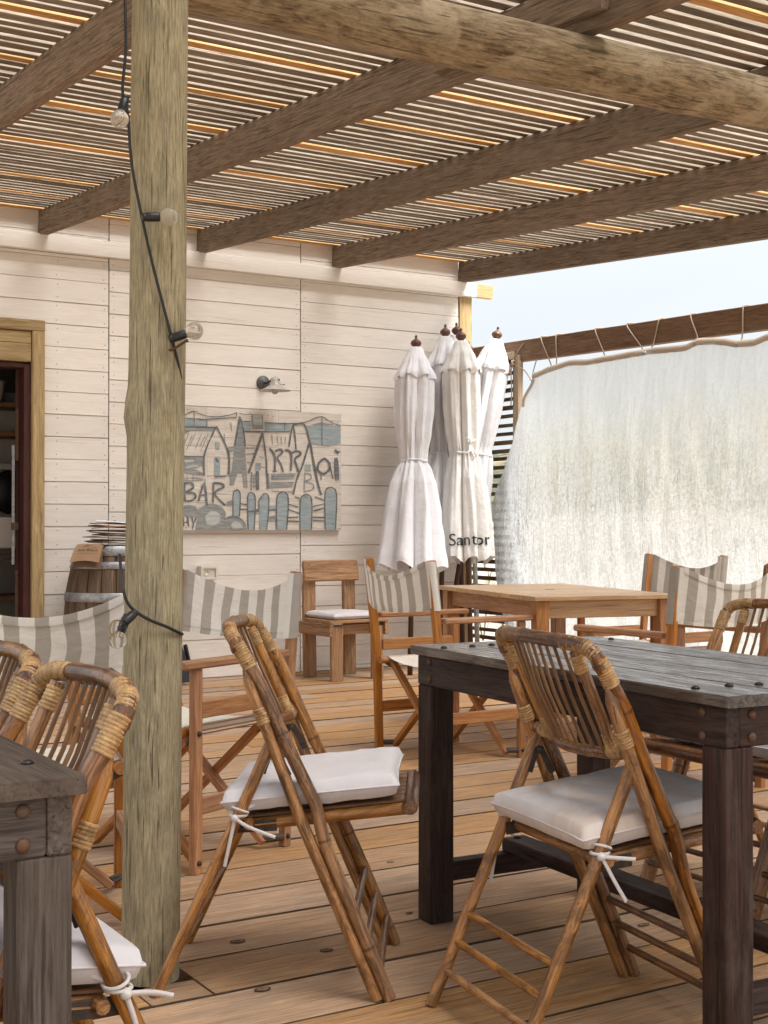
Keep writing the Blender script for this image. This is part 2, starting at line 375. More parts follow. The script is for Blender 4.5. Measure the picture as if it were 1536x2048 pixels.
def metal(name, col, rough=.45, met=.9, rust=0, rust_col=(.16, .07, .035)):
    s = NT(name); n1 = s.noise(s.g((30, 30, 30)), 1, 5, .65)
    c = s.mix(s.ramp(n1, [(.35, 0.0), (.7, 1.0)]), tuple(x * .6 for x in col), tuple(x * 1.15 for x in col))
    if rust: c = s.mix(s.math('MULTIPLY', s.ramp(s.noise(s.g((55, 55, 55)), 1, 4), [(.4, 0.0), (.6, 1.0)]), rust), c, rust_col)
    s.bump(n1, .0006); m = s.done(c, rough); s.b.inputs['Metallic'].default_value = met; return m
M['galv'] = metal('galvanised_steel', (.42, .42, .43), .55, .75)
M['bolt'] = metal('rusty_bolt', (.12, .075, .05), .7, .4, .7)
M['bolt_dark'] = metal('dark_bolt', (.05, .045, .045), .45, .7)
M['iron'] = metal('dark_iron', (.05, .045, .04), .6, .5, .3)
M['enamel'] = metal('chipped_white_enamel', (.54, .50, .445), .4, .0, .12, (.3, .24, .18))
M['patina'] = metal('patina_bracket', (.11, .11, .105), .6, .4, .4, (.22, .24, .23))
M['finial'] = wood('turned_brown_wood', (.09, .032, .018), (.17, .07, .042), .4, .35, .1, .2, spec=.5)
M['pole'] = wood('dark_parasol_pole', (.05, .022, .015), (.10, .045, .03), .4, .45, .1, .2, spec=.4)
M['alu'] = metal('pale_aluminium', (.62, .66, .70), .4, .5)
M['black'] = NT('black_plastic').done((.012, .012, .013), .45)
M['cable'] = NT('black_cable').done((.014, .013, .012), .55)
M['plastic'] = NT('ivory_plastic').done((.74, .68, .58), .45)
M['plastic2'] = NT('pale_plastic').done((.66, .62, .55), .4)
M['kraft'] = cloth('kraft_paper', (.33, .20, .115), .06, .2, (.35, .2, .11), rough=.8)
M['card'] = cloth('brown_card', (.20, .125, .085), .1, .4, (.08, .05, .04), rough=.8)
M['ink'] = NT('dark_ink').done((.03, .024, .02), .8)
M['letter'] = NT('black_print').done((.03, .035, .04), .8)
M['nail'] = NT('nail_head').done((.16, .11, .08), .7)
M['rubber'] = NT('dark_rubber').done((.03, .03, .03), .8)
s = NT('clear_bulb_glass'); s.b.inputs['Transmission Weight'].default_value = 1.0; s.b.inputs['IOR'].default_value = 1.12
M['glass'] = s.done((.97, .95, .90), .03)
s = NT('frosted_bulb_glass'); s.b.inputs['Transmission Weight'].default_value = .8; s.b.inputs['IOR'].default_value = 1.25
M['frost'] = s.done((.82, .77, .69), .10)
M['sign_board'] = wood('painted_sign_board', (.60, .54, .47), (.76, .70, .63), .5, .75, 0, .4, (.52, .46, .40), 0, bump=.0005, spec=.15)
def paint(name, a, b):
    s = NT(name); n1 = s.noise(s.g((9, 60, 60)), 1, 4, .7); c = s.mix(s.ramp(n1, [(.35, 0.0), (.65, 1.0)]), a, b); return s.done(c, .8, .15)
M['sign_D'] = paint('sign_dark_grey_paint', (.10, .112, .118), (.225, .24, .245))
M['sign_M'] = paint('sign_grey_paint', (.21, .225, .225), (.37, .38, .365))
M['sign_L'] = paint('sign_blue_grey_paint', (.26, .325, .345), (.40, .45, .455))
M['sign_W'] = paint('sign_pale_paint', (.40, .42, .41), (.58, .57, .54))
# wind-blown translucent curtain with a crackled scrim
s = NT('crackled_translucent_sheet')
v = s.g((1, 1, 1), False)
def vm(sc, rot=0):
    m = s.n('Mapping'); m.inputs['Scale'].default_value = sc; m.inputs['Rotation'].default_value = (0, 0, rot); s.l(v, m.inputs[0]); return m.outputs[0]
sx = s.n('SeparateXYZ'); s.l(v, sx.inputs[0])
crk = s.noise(vm((24, 4, 1), R(3)), 1, 6, .75, 1.6)
spk = s.noise(vm((42, 88, 1)), 1, 5, .85, .8)
zone = s.noise(vm((1.4, 3.0, 1)), 1, 5, .65, .4)
low = s.n('MapRange'); low.inputs[1].default_value = 0.12; low.inputs[2].default_value = 0.45; s.l(sx.outputs[1], low.inputs[0])
band = s.math('MULTIPLY', low.outputs[0], s.ramp(zone, [(.28, .35), (.6, 1.0)]))
speck = s.ramp(spk, [(.48, 0.0), (.58, 1.0)])
rg1 = s.noise(vm((19, 2.6, 1), R(3)), 1, 5, .62, .9); rg2 = s.noise(vm((33, 5.5, 1), R(7)), 1, 5, .66, .7)
line = s.math('MAXIMUM', s.ramp(s.math('ABSOLUTE', s.math('SUBTRACT', rg1, .5)), [(.004, 1.0), (.020, 0.0)]), s.ramp(s.math('ABSOLUTE', s.math('SUBTRACT', rg2, .47)), [(.003, .9), (.016, 0.0)]))
line = s.math('MULTIPLY', line, s.ramp(s.noise(vm((30, 22, 1)), 1, 3, .7), [(.38, .1), (.56, 1.0)]))
streak = s.ramp(crk, [(.58, 0.0), (.66, .8)])
mark = s.math('MULTIPLY', s.math('MAXIMUM', s.math('MULTIPLY', speck, .62), s.math('MAXIMUM', line, streak)), s.math('ADD', .22, s.math('MULTIPLY', band, .78)))
fld = s.ramp(s.noise(vm((9, 2.2, 1), R(8)), 1, 5, .7, 1.2), [(.35, .86), (.65, 1.0)])
tint = s.mix(zone, (.77, .825, .86), (.83, .85, .86))
colr = s.mix(s.math('MULTIPLY', mark, .95), tint, (.09, .095, .095))
cm = s.n('VectorMath', operation='SCALE'); s.l(colr, cm.inputs[0]); s.l(fld, cm.inputs['Scale']); colr = cm.outputs[0]
df = s.n('BsdfDiffuse'); s.l(colr, df.inputs[0]); tl = s.n('BsdfTranslucent'); s.l(colr, tl.inputs[0])
m1 = s.n('MixShader'); m1.inputs[0].default_value = .55; s.l(df.outputs[0], m1.inputs[1]); s.l(tl.outputs[0], m1.inputs[2])
rf = s.n('BsdfRefraction'); rf.inputs['Roughness'].default_value = .32; rf.inputs['IOR'].default_value = 1.12
tp = s.n('BsdfTransparent'); m3 = s.n('MixShader'); m3.inputs[0].default_value = .2; s.l(rf.outputs[0], m3.inputs[1]); s.l(tp.outputs[0], m3.inputs[2])
m2 = s.n('MixShader'); s.l(m1.outputs[0], m2.inputs[1]); s.l(m3.outputs[0], m2.inputs[2])
dbl = s.n('MapRange'); dbl.inputs[1].default_value = 7.72; dbl.inputs[2].default_value = 8.0; dbl.inputs[3].default_value = 1.0; dbl.inputs[4].default_value = .30; s.l(sx.outputs[0], dbl.inputs[0])   # the free edge is doubled over
s.l(s.math('MULTIPLY', s.math('ADD', .25, s.math('MULTIPLY', mark, .28)), dbl.outputs[0]), m2.inputs[0]); s.l(m2.outputs[0], s.o.inputs[0])
M['curtain'] = s.m
# ground
s = NT('beach_sand'); tc2 = s.n('TexCoord')
n1 = s.noise(tc2.outputs['Object'], .35, 6, .6); n2 = s.noise(tc2.outputs['Object'], 6, 4, .6)
c = s.mix(s.ramp(n1, [(.35, 0.0), (.65, 1.0)]), (.27, .24, .195), (.38, .345, .29)); c = s.mix(s.math('MULTIPLY', n2, .35), c, (.22, .19, .14)); s.bump(n2, .03)
M['sand'] = s.done(c, .9, .1)
s = NT('dune_cover'); tc2 = s.n('TexCoord'); n1 = s.noise(tc2.outputs['Object'], .12, 6, .65); n2 = s.noise(tc2.outputs['Object'], .7, 5, .65)
c = s.mix(s.ramp(n1, [(.36, 0.0), (.52, 1.0)]), (.36, .29, .17), (.075, .085, .055)); c = s.mix(s.ramp(n2, [(.5, 0.0), (.65, .7)]), c, (.16, .16, .115)); s.bump(n2, .3)
M['dune'] = s.done(c, .95, .1)
s = NT('sea_water'); s.bump(s.noise(s.n('TexCoord').outputs['Object'], .4, 4), .2); M['sea'] = s.done((.05, .10, .14), .25)
s = NT('grass_blade'); oi = s.n('ObjectInfo'); n1 = s.noise(s.g((4, 4, 4)), 1, 2); M['grass'] = s.done(s.mix(n1, (.12, .11, .05), (.24, .20, .11)), .8, .15)
# ================================================================== SETTING
sand = MB()
n = 60
def dune_z(x, y):
    d = max(0.0, x - 14); t = noise.noise(Vector((x * .06, y * .05, 3))) * .5 + .5
    return -.55 + min(1, d / 26) * (1.0 + 3.0 * t) * (1 - .6 * max(0, min(1, (x - 70) / 60)))
xs = [-60, -30, -15, -5, 0, 3, 6, 8, 10, 12, 14, 16, 18, 20, 23, 26, 30, 34, 38, 43, 48, 54, 60, 70, 85, 105, 130, 170]
ys = [-60, -40, -25, -15, -8, -4, 0, 3, 6, 9, 12, 15, 18, 22, 26, 30, 35, 40, 46, 53, 60, 70, 85, 105, 130, 160]
sand.grid([[(x, y, dune_z(x, y)) for y in ys] for x in xs])
sand.build('ground', M['sand'], kind='structure')
# vegetated dune ridge beyond the windbreak
dn = MB(); P = []
for i in range(46):
    row = []
    for j in range(60):
        x = 34 + i * 1.6; y = -14 + j * 2.2
        h = math.sin(PI * i / 45) ** .8 * (2.6 + 3.4 * (noise.noise(Vector((x * .045, y * .045, 1))) * .5 + .5) + .5 * noise.noise(Vector((x * .3, y * .3, 2))))
        row.append((x, y, dune_z(x, y) - .25 + h))
    P.append(row)
dn.grid(P); dn.build('dunes', M['dune'], kind='structure')
sea = MB(); sea.grid([[(x, y, -1.2) for y in (-1500, -300, 300, 1500, 2200)] for x in (168, 500, 1200, 2200)]); sea.build('sea', M['sea'], kind='structure')
gr = MB(); rg = random.Random(5)
for k in range(520):
    x = rg.uniform(9, 30); y = rg.uniform(2, 30); z = dune_z(x, y); hh = rg.uniform(.25, .6)
    for b in range(5):
        a = rg.uniform(0, 2 * PI); lx = math.cos(a) * hh * .5; ly = math.sin(a) * hh * .5
        px, py = -math.sin(a) * .012, math.cos(a) * .012
        gr._add([(x - px, y - py, z - .03), (x + px, y + py, z - .03), (x + lx * .4 + px, y + ly * .4 + py, z + hh * .7), (x + lx * .4 - px, y + ly * .4 - py, z + hh * .7), (x + lx, y + ly, z + hh)],
                [(k, b, 0)] * 5, [(0, 1, 2, 3), (3, 2, 4)])
tag(gr.build('dune_grass', M['grass']), 'sparse pale green dune grass on the sand beyond the curtain', 'grass', kind='stuff')

# ---- deck
dk = MB(); dk.grid([[(x, y, -.05) for y in (-.6, 8.7)] for x in (-2.2, 6.35)])
deck = dk.build('deck', M['deck_under'], kind='structure')
seams = [-.2, .05, .31, .56, .81, 1.07, 1.32, 1.57, 1.82, 2.073, 2.325, 2.586, 2.83, 3.08, 3.325, 3.58, 3.83, 4.09, 4.31, 4.52, 4.74, 4.968, 5.19, 5.44, 5.69, 5.86, 6.08, 6.28, 6.49, 6.7, 6.9, 7.11, 7.31, 7.52, 7.72, 7.93, 8.13, 8.33, 8.52, 8.68]
rd = random.Random(3)
def plank(x0, x1, y0, y1):
    b = MB(); z = -.02 + rd.uniform(-.0015, .0015); gp = .0038
    b.beam((x0 + .0015, (y0 + y1) / 2, z), (x1 - .0015, (y0 + y1) / 2, z + rd.uniform(-.001, .001)), y1 - y0 - 2 * gp, .04, (0, 0, 1), .0025, n=3, bow=rd.uniform(-.002, .002))
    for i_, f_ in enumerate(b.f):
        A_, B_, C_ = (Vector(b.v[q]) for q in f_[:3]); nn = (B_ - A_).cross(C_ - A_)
        if abs(nn.y) > .35 * nn.length: b.mi[i_] = 1  # plank sides take the dark colour that paints in seam shade
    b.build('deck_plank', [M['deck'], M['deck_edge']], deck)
    # countersunk screw heads near the joists
for i, (a, b) in enumerate(zip(seams[:-1], seams[1:])):
    if abs(a - 2.83) < .01:
        plank(-2.1, 1.125, a, b); plank(1.128, 1.277, a, 2.956); plank(1.28, 3.9, a, b); plank(3.9, 6.3, a, b); continue
    cuts = [-2.1] + sorted([rd.uniform(-.6, 1.0), rd.uniform(3.0, 4.6)]) + [6.3]
    if i in (25,): cuts = [-2.1, 2.85, 6.3]
    for c, d in zip(cuts[:-1], cuts[1:]): plank(c, d, a, b)

# knots standing a hair proud of the worn planks
for kx, ky, a_, b_, dark_ in ((1.487, 3.155, .021, .013, 1), (1.646, 2.973, .018, .013, 1), (1.383, 2.80, .021, .014, 0), (2.475, 2.72, .020, .010, 1), (2.25, 3.645, .012, .008, 0), (2.72, 3.72, .018, .010, 0), (2.35, 2.13, .026, .014, 0), (2.0, 3.14, .012, .007, 1)):
    m = MB(); n_ = 20; R_ = [0, .35, .72, 1.0]; vs = []; off = random.random() * 9
    for r_ in R_[1:]: vs += [(a_ * r_ * math.cos(2 * PI * j / n_) * (1 + .06 * math.sin(j * 1.9)), b_ * r_ * math.sin(2 * PI * j / n_), .0012 - .0009 * r_) for j in range(n_)]
    for q, mi_ in ((0, dark_), (1, 0), (2, 1)):
        if q == 0: m._add(vs[:n_], [(off + v[1], v[0], 0) for v in vs[:n_]], [tuple(range(n_))], False, mi_)
        else:
            vv = vs[(q - 1) * n_:(q + 1) * n_]; m._add(vv, [(off + v[1], v[0], q * .1) for v in vv], [(j, n_ + j, n_ + (j + 1) % n_, (j + 1) % n_) for j in range(n_)], False, mi_)
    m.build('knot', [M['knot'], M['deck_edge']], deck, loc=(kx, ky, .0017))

# ---- house wall
WY = 8.68
house = thing('bar_house', (4, WY, 0), 0, 'cream whitewashed timber bar building clad in horizontal boards', 'building')
hb = lambda p: (p[0] - 4, p[1] - WY, p[2])
core = MB()
core.box(hb((5.86, WY + 1.3, 1.62)), (.24, 2.5, 3.2)); core.box(hb((3.52 + .82, WY + .12, 1.62)), (3.28, .16, 3.2))
core.box(hb((.3, WY + .12, 1.62)), (2.7, .16, 3.2)); core.box(hb((2.2, WY + .12, 2.8)), (1.05, .16, .82))
core.box(hb((2.6, WY + 2.5, 1.62)), (6.4, .1, 3.2)); core.box(hb((-.95, WY + 1.3, 1.62)), (.2, 2.4, 3.2)); core.box(hb((2.6, WY + 1.3, 3.25)), (7.0, 2.8, .1))
core.box(hb((2.6, WY + 1.3, .01)), (6.8, 2.5, .04))
core.build('wall_core', M['gap'], house)
rw = random.Random(8)
def clad(x0, x1, z0, z1, off):
    """boards from z0 to z1 between x0 and x1; joints of neighbouring columns do not line up"""
    zz = z0 + off - .1482
    while zz < z1:
        a, b = max(zz, z0), min(zz + .1482, z1)
        if b - a > .006:
            m = MB(); t = rw.uniform(0, .002)
            # tilted shiplap board: the lower edge stands a little proud
            p = (x0 + .002, WY + .012 - t, (a + b) / 2)
            m.beam(hb(p), hb((x1 - .002, WY + .012 - t + rw.uniform(-.001, .001), (a + b) / 2 + rw.uniform(-.0012, .0012))), .022, b - a - .0022, (0, rw.uniform(.01, .028), 1), .0026, n=2)
            m.build('clapboard', M['whitewash'], house)
        zz += .1482
ZT, ZB = 3.22, .0
clad(2.695, 3.134, ZB, 2.3912, .02); clad(1.66, 3.134, 2.3912, 2.86, .1482); clad(1.66, 3.134, 2.975, ZT, .02)
for (x0, x1, o) in ((3.138, 4.588, .118), (4.592, 5.985, .03)):
    clad(x0, x1, ZB, 2.86, o); clad(x0, x1, 2.975, ZT, o)
clad(-.95, 1.655, ZB, 2.86, .05); clad(-.95, 1.655, 2.975, ZT, .05)
nb = MB()
for zc in range(1, 22):
    for (x0, x1, o) in ((2.695, 3.134, .02), (3.138, 4.588, .118), (4.592, 5.985, .03)):
        for e in (x0 + .03, x1 - .03) if x0 > 2.7 else (2.78, x1 - .03):
            for dz in (.028, .118):
                z = o + (zc - 1) * .1482 + dz
                if z < 2.84: nb.lathe([(.0035, 0), (.0025, .0012)], hb((e + rw.uniform(-.006, .006), WY - .0015, z + rw.uniform(-.006, .006))), (0, -1, 0), 6)
nb.build('nail_heads', M['nail'], house, kind='stuff')
fb = MB(); fb.beam(hb((-.95, WY - .022, 2.918)), hb((6.13, WY - .022, 2.912)), .05, .108, (0, 0, 1), .003, n=4); fb.build('fascia_board', M['whitewash'], house)
fe = MB(); fe.beam(hb((6.131, WY - .022, 2.912)), hb((6.285, WY - .022, 2.911)), .05, .108, (0, 0, 1), .003); fe.build('fascia_end', M['teak_top'], house)
cp = MB(); cp.box(hb((6.056, WY + .03, 1.43)), (.115, .06, 2.86)); cp.build('corner_post', M['trim'], house)
# door frame
for nm, c, sz, mt in (('door_trim', (2.648, WY - .016, 1.165), (.082, .04, 2.33), 'trim'), ('door_trim', (1.70, WY - .016, 1.165), (.082, .04, 2.33), 'trim'),
                      ('door_head', (2.17, WY - .016, 2.367), (1.04, .042, .072), 'trim'), ('door_head', (2.172, WY - .008, 2.288), (.86, .03, .078), 'trim'), ('door_head', (2.172, WY - .008, 2.188), (.86, .03, .118), 'trim'),
                      ('door_jamb', (2.583, WY + .06, 1.06), (.045, .13, 2.12), 'redwood'), ('door_jamb', (2.16, WY + .06, 2.108), (.80, .13, .035), 'redwood'), ('door_jamb', (1.76, WY + .06, 1.06), (.045, .13, 2.12), 'redwood')):
    m = MB(); m.box(hb(c), sz, .004); m.build(nm, M[mt], house)
# inner door leaf swung right back behind the wall, its steel edge and hinges towards us
dleaf = link('door', None, house, hb((2.535, WY + .10, 0)), (0, 0, R(-17)))
m = MB(); m.box((.02, .42, 1.06), (.04, .78, 2.06)); m.build('door_leaf', M['redwood'], dleaf)
m = MB(); m.box((-.012, .018, 1.2), (.020, .035, .78)); m.build('steel_edge', M['galv'], dleaf)
for z in (1.66, .60): m = MB(); m.box((.012, .012, z), (.022, .02, .34)); m.build('hinge', M['bolt'], dleaf)
m = MB(); m.box((.0, .005, 1.06), (.05, .03, .05)); m.build('latch', M['bolt'], dleaf)
# things seen through the doorway
sh = thing('storage_shelf', (2.66, WY + 1.10, 0), 0, 'dim timber shelf unit inside the doorway', 'shelf')
for z in (.55, .95, 1.34, 1.72, 1.93): m = MB(); m.box((0, 0, z), (.9, .36, .03)); m.build('shelf_board', M['rustic'], sh)
for x in (-.44, .44): m = MB(); m.box((x, 0, 1.0), (.04, .36, 2.0)); m.build('upright', M['rustic'], sh)
m = MB(); m.box((0, .19, 1.1), (.9, .012, 1.9)); m.build('back_panel', M['plastic2'], sh)
m = MB(); m.lathe([(.06, 0), (.075, .03), (.095, .14), (.10, .15), (.09, .14), (.07, .035), (.0, .02)], (2.62, WY + .99, 1.947), n=20); tag(m.build('white_bowl', M['plastic2']), 'white bowl on the top shelf inside the doorway', 'bowl')
for k in range(3):
    m = MB(); m.box((2.70 + .01 * k, WY + 1.04, 1.384 + .05 * k), (.24, .24, .042)); tag(m.build('storage_tray', M['alu' if k < 2 else 'plastic2']), ['bluish tray at the bottom of the stack in the doorway', 'bluish tray in the middle of the stack in the doorway', 'pale tray on top of the stack in the doorway'][k], 'tray', 'trays stacked inside the doorway')
wt = thing('work_table', (2.62, WY + .62, 0), 0, 'grey worktable just inside the doorway', 'table')
m = MB(); m.box((0, 0, .87), (.36, .36, .07)); m.build('table_top', M['grey_wood'], wt)
for x in (-.14, .14):
    for y in (-.14, .14): m = MB(); m.box((x, y, .418), (.05, .05, .83)); m.build('leg', M['grey_wood'], wt)
m = MB(); m.box((2.60, WY + .58, 1.015), (.22, .22, .215), .006); tag(m.build('cardboard_carton', M['plastic2']), 'pale carton standing on the grey worktable in the doorway', 'box')
m = MB(); m.lathe([(.0, -.03), (.145, -.03), (.155, 0), (.145, .03), (.0, .03)], (2.70, WY + .80, 1.30), (0.1, -1, 0), n=26); tag(m.build('round_pan', M['black']), 'round black pan hanging in the doorway above the carton', 'pan')

# ================================================================== PERGOLA
perg = thing('pergola', (3.2, 3.19, 0), 0, 'timber pergola of round log, rafters and close battens over the deck', 'pergola')
pg = lambda p: (p[0] - 3.2, p[1] - 3.19, p[2])
SL = .0712; Y0 = -.9
zb = lambda y: 2.965 - SL * (8.68 - y)       # underside of the rafters
zt = lambda y: zb(y) + .160
for i, x in enumerate((-.62, .48, 1.58, 2.68, 3.798, 4.878, 6.008)):
    m = MB(); yb = WY - .003
    m.beam(pg((x, yb, zb(yb) + .08)), pg((x + rw.uniform(-.004, .004), Y0, zb(Y0) + .08)), .056, .159, (0, 0, 1), .004, n=20, rough=.0012)
    m.build('rafter', M['rafter'], perg)
for x, y1 in ((2.68, 3.95), (3.798, 3.72)):
    m = MB(); m.beam(pg((x - .046, y1, zb(y1) + .092)), pg((x - .046, 3.05, zb(3.05) + .092)), .034, .115, (0, 0, 1), .003); m.build('cleat', M['rafter'], perg)
rb = random.Random(21); y = WY - .010; k = 0; ORANGE = {0, 6, 13, 24, 33, 40, 47, 55, 64, 75}
while y > Y0 + .03:
    wd = rb.choice((rb.uniform(.047, .056), rb.uniform(.053, .062), rb.uniform(.060, .070))); new = k in ORANGE
    if k in (0, 24, 33, 53): wd = .082
    g = rb.choice((rb.uniform(.020, .027), rb.uniform(.026, .034), rb.uniform(.026, .036))); h = rb.uniform(.019, .024); yc = y - wd / 2
    m = MB(); xl, xr = -.70, 6.036 + rb.uniform(-.004, .002); dy = rb.uniform(-.006, .006); dz = rb.uniform(0, .002)
    z0 = zt(yc) + h / 2 + .0005 + dz
    m.beam(pg((xl, yc - dy, z0)), pg((xr, yc + dy, z0)), wd, h, (0, -SL, 1), .002, n=9, rough=.0017)
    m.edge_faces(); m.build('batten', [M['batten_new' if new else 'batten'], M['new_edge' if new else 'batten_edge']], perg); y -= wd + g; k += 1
# round log beam carried by round posts
lg = MB(); pts = []; rad = []
for i in range(60):
    t = i / 59; x = .15 + 6.3 * t
    pts.append(pg((x, 3.19 + .008 * math.sin(x * 1.3), 2.482 + .007 * math.sin(x * 1.9 + 1) - .004 * (x - 2))))
    rad.append((.087 - .0022 * (x - 2)) * (1 + .018 * noise.noise(Vector((x * 4, 0, 0))) + (.05 * math.exp(-((x - 3.05) / .06) ** 2))))
lg.tube(pts, rad, n=22); lg.build('log_beam', M['log'], perg)
def round_post(x, y, lean, top):
    m = MB(); pts = []; rad = []
    for i in range(64):
        z = top * i / 63; pts.append(pg((x + lean * z + .0012 * math.sin(z * 5), y, z)))
        rad.append((.0685 - .0009 * z) * (1 + .012 * noise.noise(Vector((0, z * 3.1, x)))))
    m.tube(pts, rad, n=26)
    # a knot stands out on the left side
    if x < 2:
        for i, v in enumerate(m.v):
            q = Vector(v) - Vector(pg((x + lean * 1.335 - .066, y - .01, 1.335))); d2 = (q.x / .03) ** 2 + (q.y / .03) ** 2 + (q.z / .045) ** 2
            if d2 < 6: dr = Vector((v[0] - pg((x, y, 0))[0], v[1] - pg((x, y, 0))[1], 0)).normalized(); m.v[i] = tuple(Vector(v) + dr * .017 * math.exp(-d2))
    return m.build('post', M['post'], perg)
post = round_post(1.193, 3.014, .010, 2.60); round_post(6.35, 3.014, 0, 2.60)
for dx, zt0, zt1 in ((.012, 2.32, 2.232), (.040, 2.36, 2.25)):
    m = MB(); m.beam(pg((1.219 + dx, 2.957 + dx * .45, zt0 + .1)), pg((1.217 + dx, 2.957 + dx * .45, zt1)), .009, .006, (.5, -1, 0), .001); m.build('iron_strap', M['iron'], perg)

# ---- string of lights wound round the post
sl = thing('string_light', (1.1, 2.94, .8), 0, 'black cable string light with round bulbs wound around the green post', 'string light')
o_ = Vector((1.1, 2.94, .8))
def smooth_path(P, k=6):
    P = [Vector(p) for p in P]; Q = []
    for i in range(len(P) - 1):
        a = P[max(0, i - 1)]; b = P[i]; c = P[i + 1]; d = P[min(len(P) - 1, i + 2)]
        for j in range(k):
            t = j / k; Q.append(.5 * ((2 * b) + (c - a) * t + (2 * a - 5 * b + 4 * c - d) * t * t + (3 * b - a - 3 * c + d) * t ** 3))
    Q.append(P[-1]); return Q
m = MB(); m.tube(smooth_path([Vector(p) - o_ for p in ((1.106, 2.985, 2.62), (1.104, 2.955, 2.30), (1.103, 2.945, 2.17), (1.097, 2.942, 2.105), (1.094, 2.94, 2.06), (1.107, 2.942, 2.015), (1.118, 2.945, 1.90), (1.142, 2.946, 1.787), (1.166, 2.944, 1.685), (1.196, 2.940, 1.572), (1.214, 2.942, 1.514), (1.232, 2.950, 1.463), (1.250, 2.966, 1.411), (1.266, 2.99, 1.36), (1.272, 3.02, 1.30))]), .0035, n=6); m.build('cable', M['cable'], sl)
m = MB(); m.tube(smooth_path([Vector(p) - o_ for p in ((1.118, 3.02, 1.0), (1.105, 2.975, .965), (1.098, 2.942, .925), (1.104, 2.934, .895), (1.122, 2.930, .873), (1.158, 2.930, .851), (1.20, 2.935, .834), (1.236, 2.949, .818), (1.262, 2.985, .81), (1.264, 3.02, .81))]), .0037, n=6); m.build('cable', M['cable'], sl)
def bulb(base, d, glass):
    base = Vector(base) - o_; d = Vector(d).normalized()
    m = MB(); m.lathe([(.009, .004), (.0108, .007), (.0108, .034), (.009, .038)], base, d, 12)
    if True: m.lathe([(.006, -.004), (.0095, -.002), (.0095, .006)], base, d, 10)
    so_ = m.build('socket', M['black'], sl)
    m = MB(); c = base + d * .036; r = .021
    m.lathe([(.009, 0), (.011, .004)] + [(r * math.sin(a), .022 - r * math.cos(a)) for a in [R(x) for x in (34, 50, 70, 90, 110, 130, 150, 165)]] + [(.0008, .0428)], c, d, 18); m.build('bulb', M[glass], so_)
bulb((1.095, 2.925, 2.046), (-.25, -.12, -.8), 'frost'); bulb((1.142, 2.932, 1.779), (1, -.25, .08), 'frost')
bulb((1.208, 2.930, 1.503), (.75, -.3, .28), 'frost'); bulb((1.118, 2.922, .869), (-.75, -.2, -.55), 'glass'); bulb((1.105, 2.935, .862), (-.4, .05, -1), 'glass')
m = MB(); m.tube([Vector(p) - o_ for p in ((1.212, 2.952, 1.478), (1.216, 2.935, 1.479), (1.236, 2.91, 1.496), (1.240, 2.905, 1.498))], [.003, .003, .003, .005], n=6); m.build('nail', M['bolt'], sl)

# ================================================================== WINDBREAK
wb = thing('windbreak', (6.2, 6, 0), 0, 'brown timber rail on posts beside the deck holding a slatted screen', 'fence')
wf = lambda p: (p[0] - 6.2, p[1] - 6, p[2])
m = MB(); m.beam(wf((6.2, 8.80, 2.398)), wf((6.2, 2.9, 2.255)), .07, .157, (0, 0, 1), .004, n=16, rough=.0015); m.build('top_rail', M['fencewood'], wb)
m = MB(); m.box(wf((6.165, 8.15, 1.17)), (.05, .065, 2.36)); m.build('post', M['greypost'], wb)
m = MB(); m.box(wf((6.2, 3.0, 1.1)), (.09, .09, 2.2)); m.build('post', M['greypost'], wb)
m = MB(); m.box(wf((6.148, 8.46, 2.352)), (.03, .56, .06)); m.build('screen_head', M['greypost'], wb)
z = .06; rs = random.Random(4)
while z < 2.30:
    m = MB(); m.beam(wf((6.172, 8.78, z + rs.uniform(-.004, .004))), wf((6.172, 8.185, z + rs.uniform(-.004, .004))), .024, rs.uniform(.026, .033), (0, 0, 1), .002, n=3, rough=.001); m.build('lattice_slat', M['slat'], wb)
    z += rs.uniform(.062, .070)
# curtain
cu = thing('windbreak_curtain', (6.1, 6, 2.2), 0, 'translucent crackled white sheet lashed to the timber rail beside the deck', 'curtain')
LE = [(2.14, 7.89), (2.0, 8.01), (1.74, 8.10), (1.52, 8.23), (1.32, 8.34), (1.2, 8.40), (1.0, 8.38), (.69, 8.36), (.5, 8.32), (.37, 8.27), (.06, 8.1)]
TE = [(7.87, 2.179), (7.682, 2.208), (7.455, 2.232), (7.259, 2.215), (7.059, 2.218), (6.837, 2.221), (6.619, 2.222), (6.446, 2.214), (6.31, 2.208), (6.195, 2.233), (6.104, 2.226), (5.973, 2.207), (5.866, 2.182), (5.729, 2.174), (5.619, 2.195)] + [(5.3, 2.25), (4.9, 2.22), (4.4, 2.25), (3.9, 2.22), (3.2, 2.25)]
def interp(T, x):
    s = sorted(T)
    if x <= s[0][0]: return s[0][1]
    for (a, b), (c, d) in zip(s[:-1], s[1:]):
        if x <= c: q = (x - a) / (c - a); q = q * q * (3 - 2 * q) * .5 + q * .5; return b + (d - b) * q
    return s[-1][1]
def sheet(s0, s1, ns, ntt, dx=0, zlo=.06, extra=0):
    P = []; G = []
    for i in range(ns + 1):
        s_ = s0 + (s1 - s0) * i / ns; yt = 7.89 + (3.2 - 7.89) * s_; row = []; grow = []
        ztop = interp(TE, yt)
        for j in range(ntt + 1):
            t = j / ntt; z = ztop + (zlo - ztop) * t
            ye = interp(LE, min(z, 2.14)); k = math.exp(-s_ / .10); yy = yt + (ye - 7.89) * k
            bulge = .10 * math.sin(PI * min(1, t * 1.05)) * (1 - math.exp(-s_ / .08))
            fold = .030 * noise.noise(Vector((yy * 5 + t * 1.2, t * 1.5, 0))) * min(1, t * 5) + .016 * noise.noise(Vector((yy * 11 + t * 3.0, t * 5, 4))) * min(1, t * 4)
            row.append((-bulge + fold + dx, yy - 6, z - 2.2)); grow.append((yy, t, 0))
        P.append(row); G.append(grow)
    m = MB(); m.grid(P, G); return m
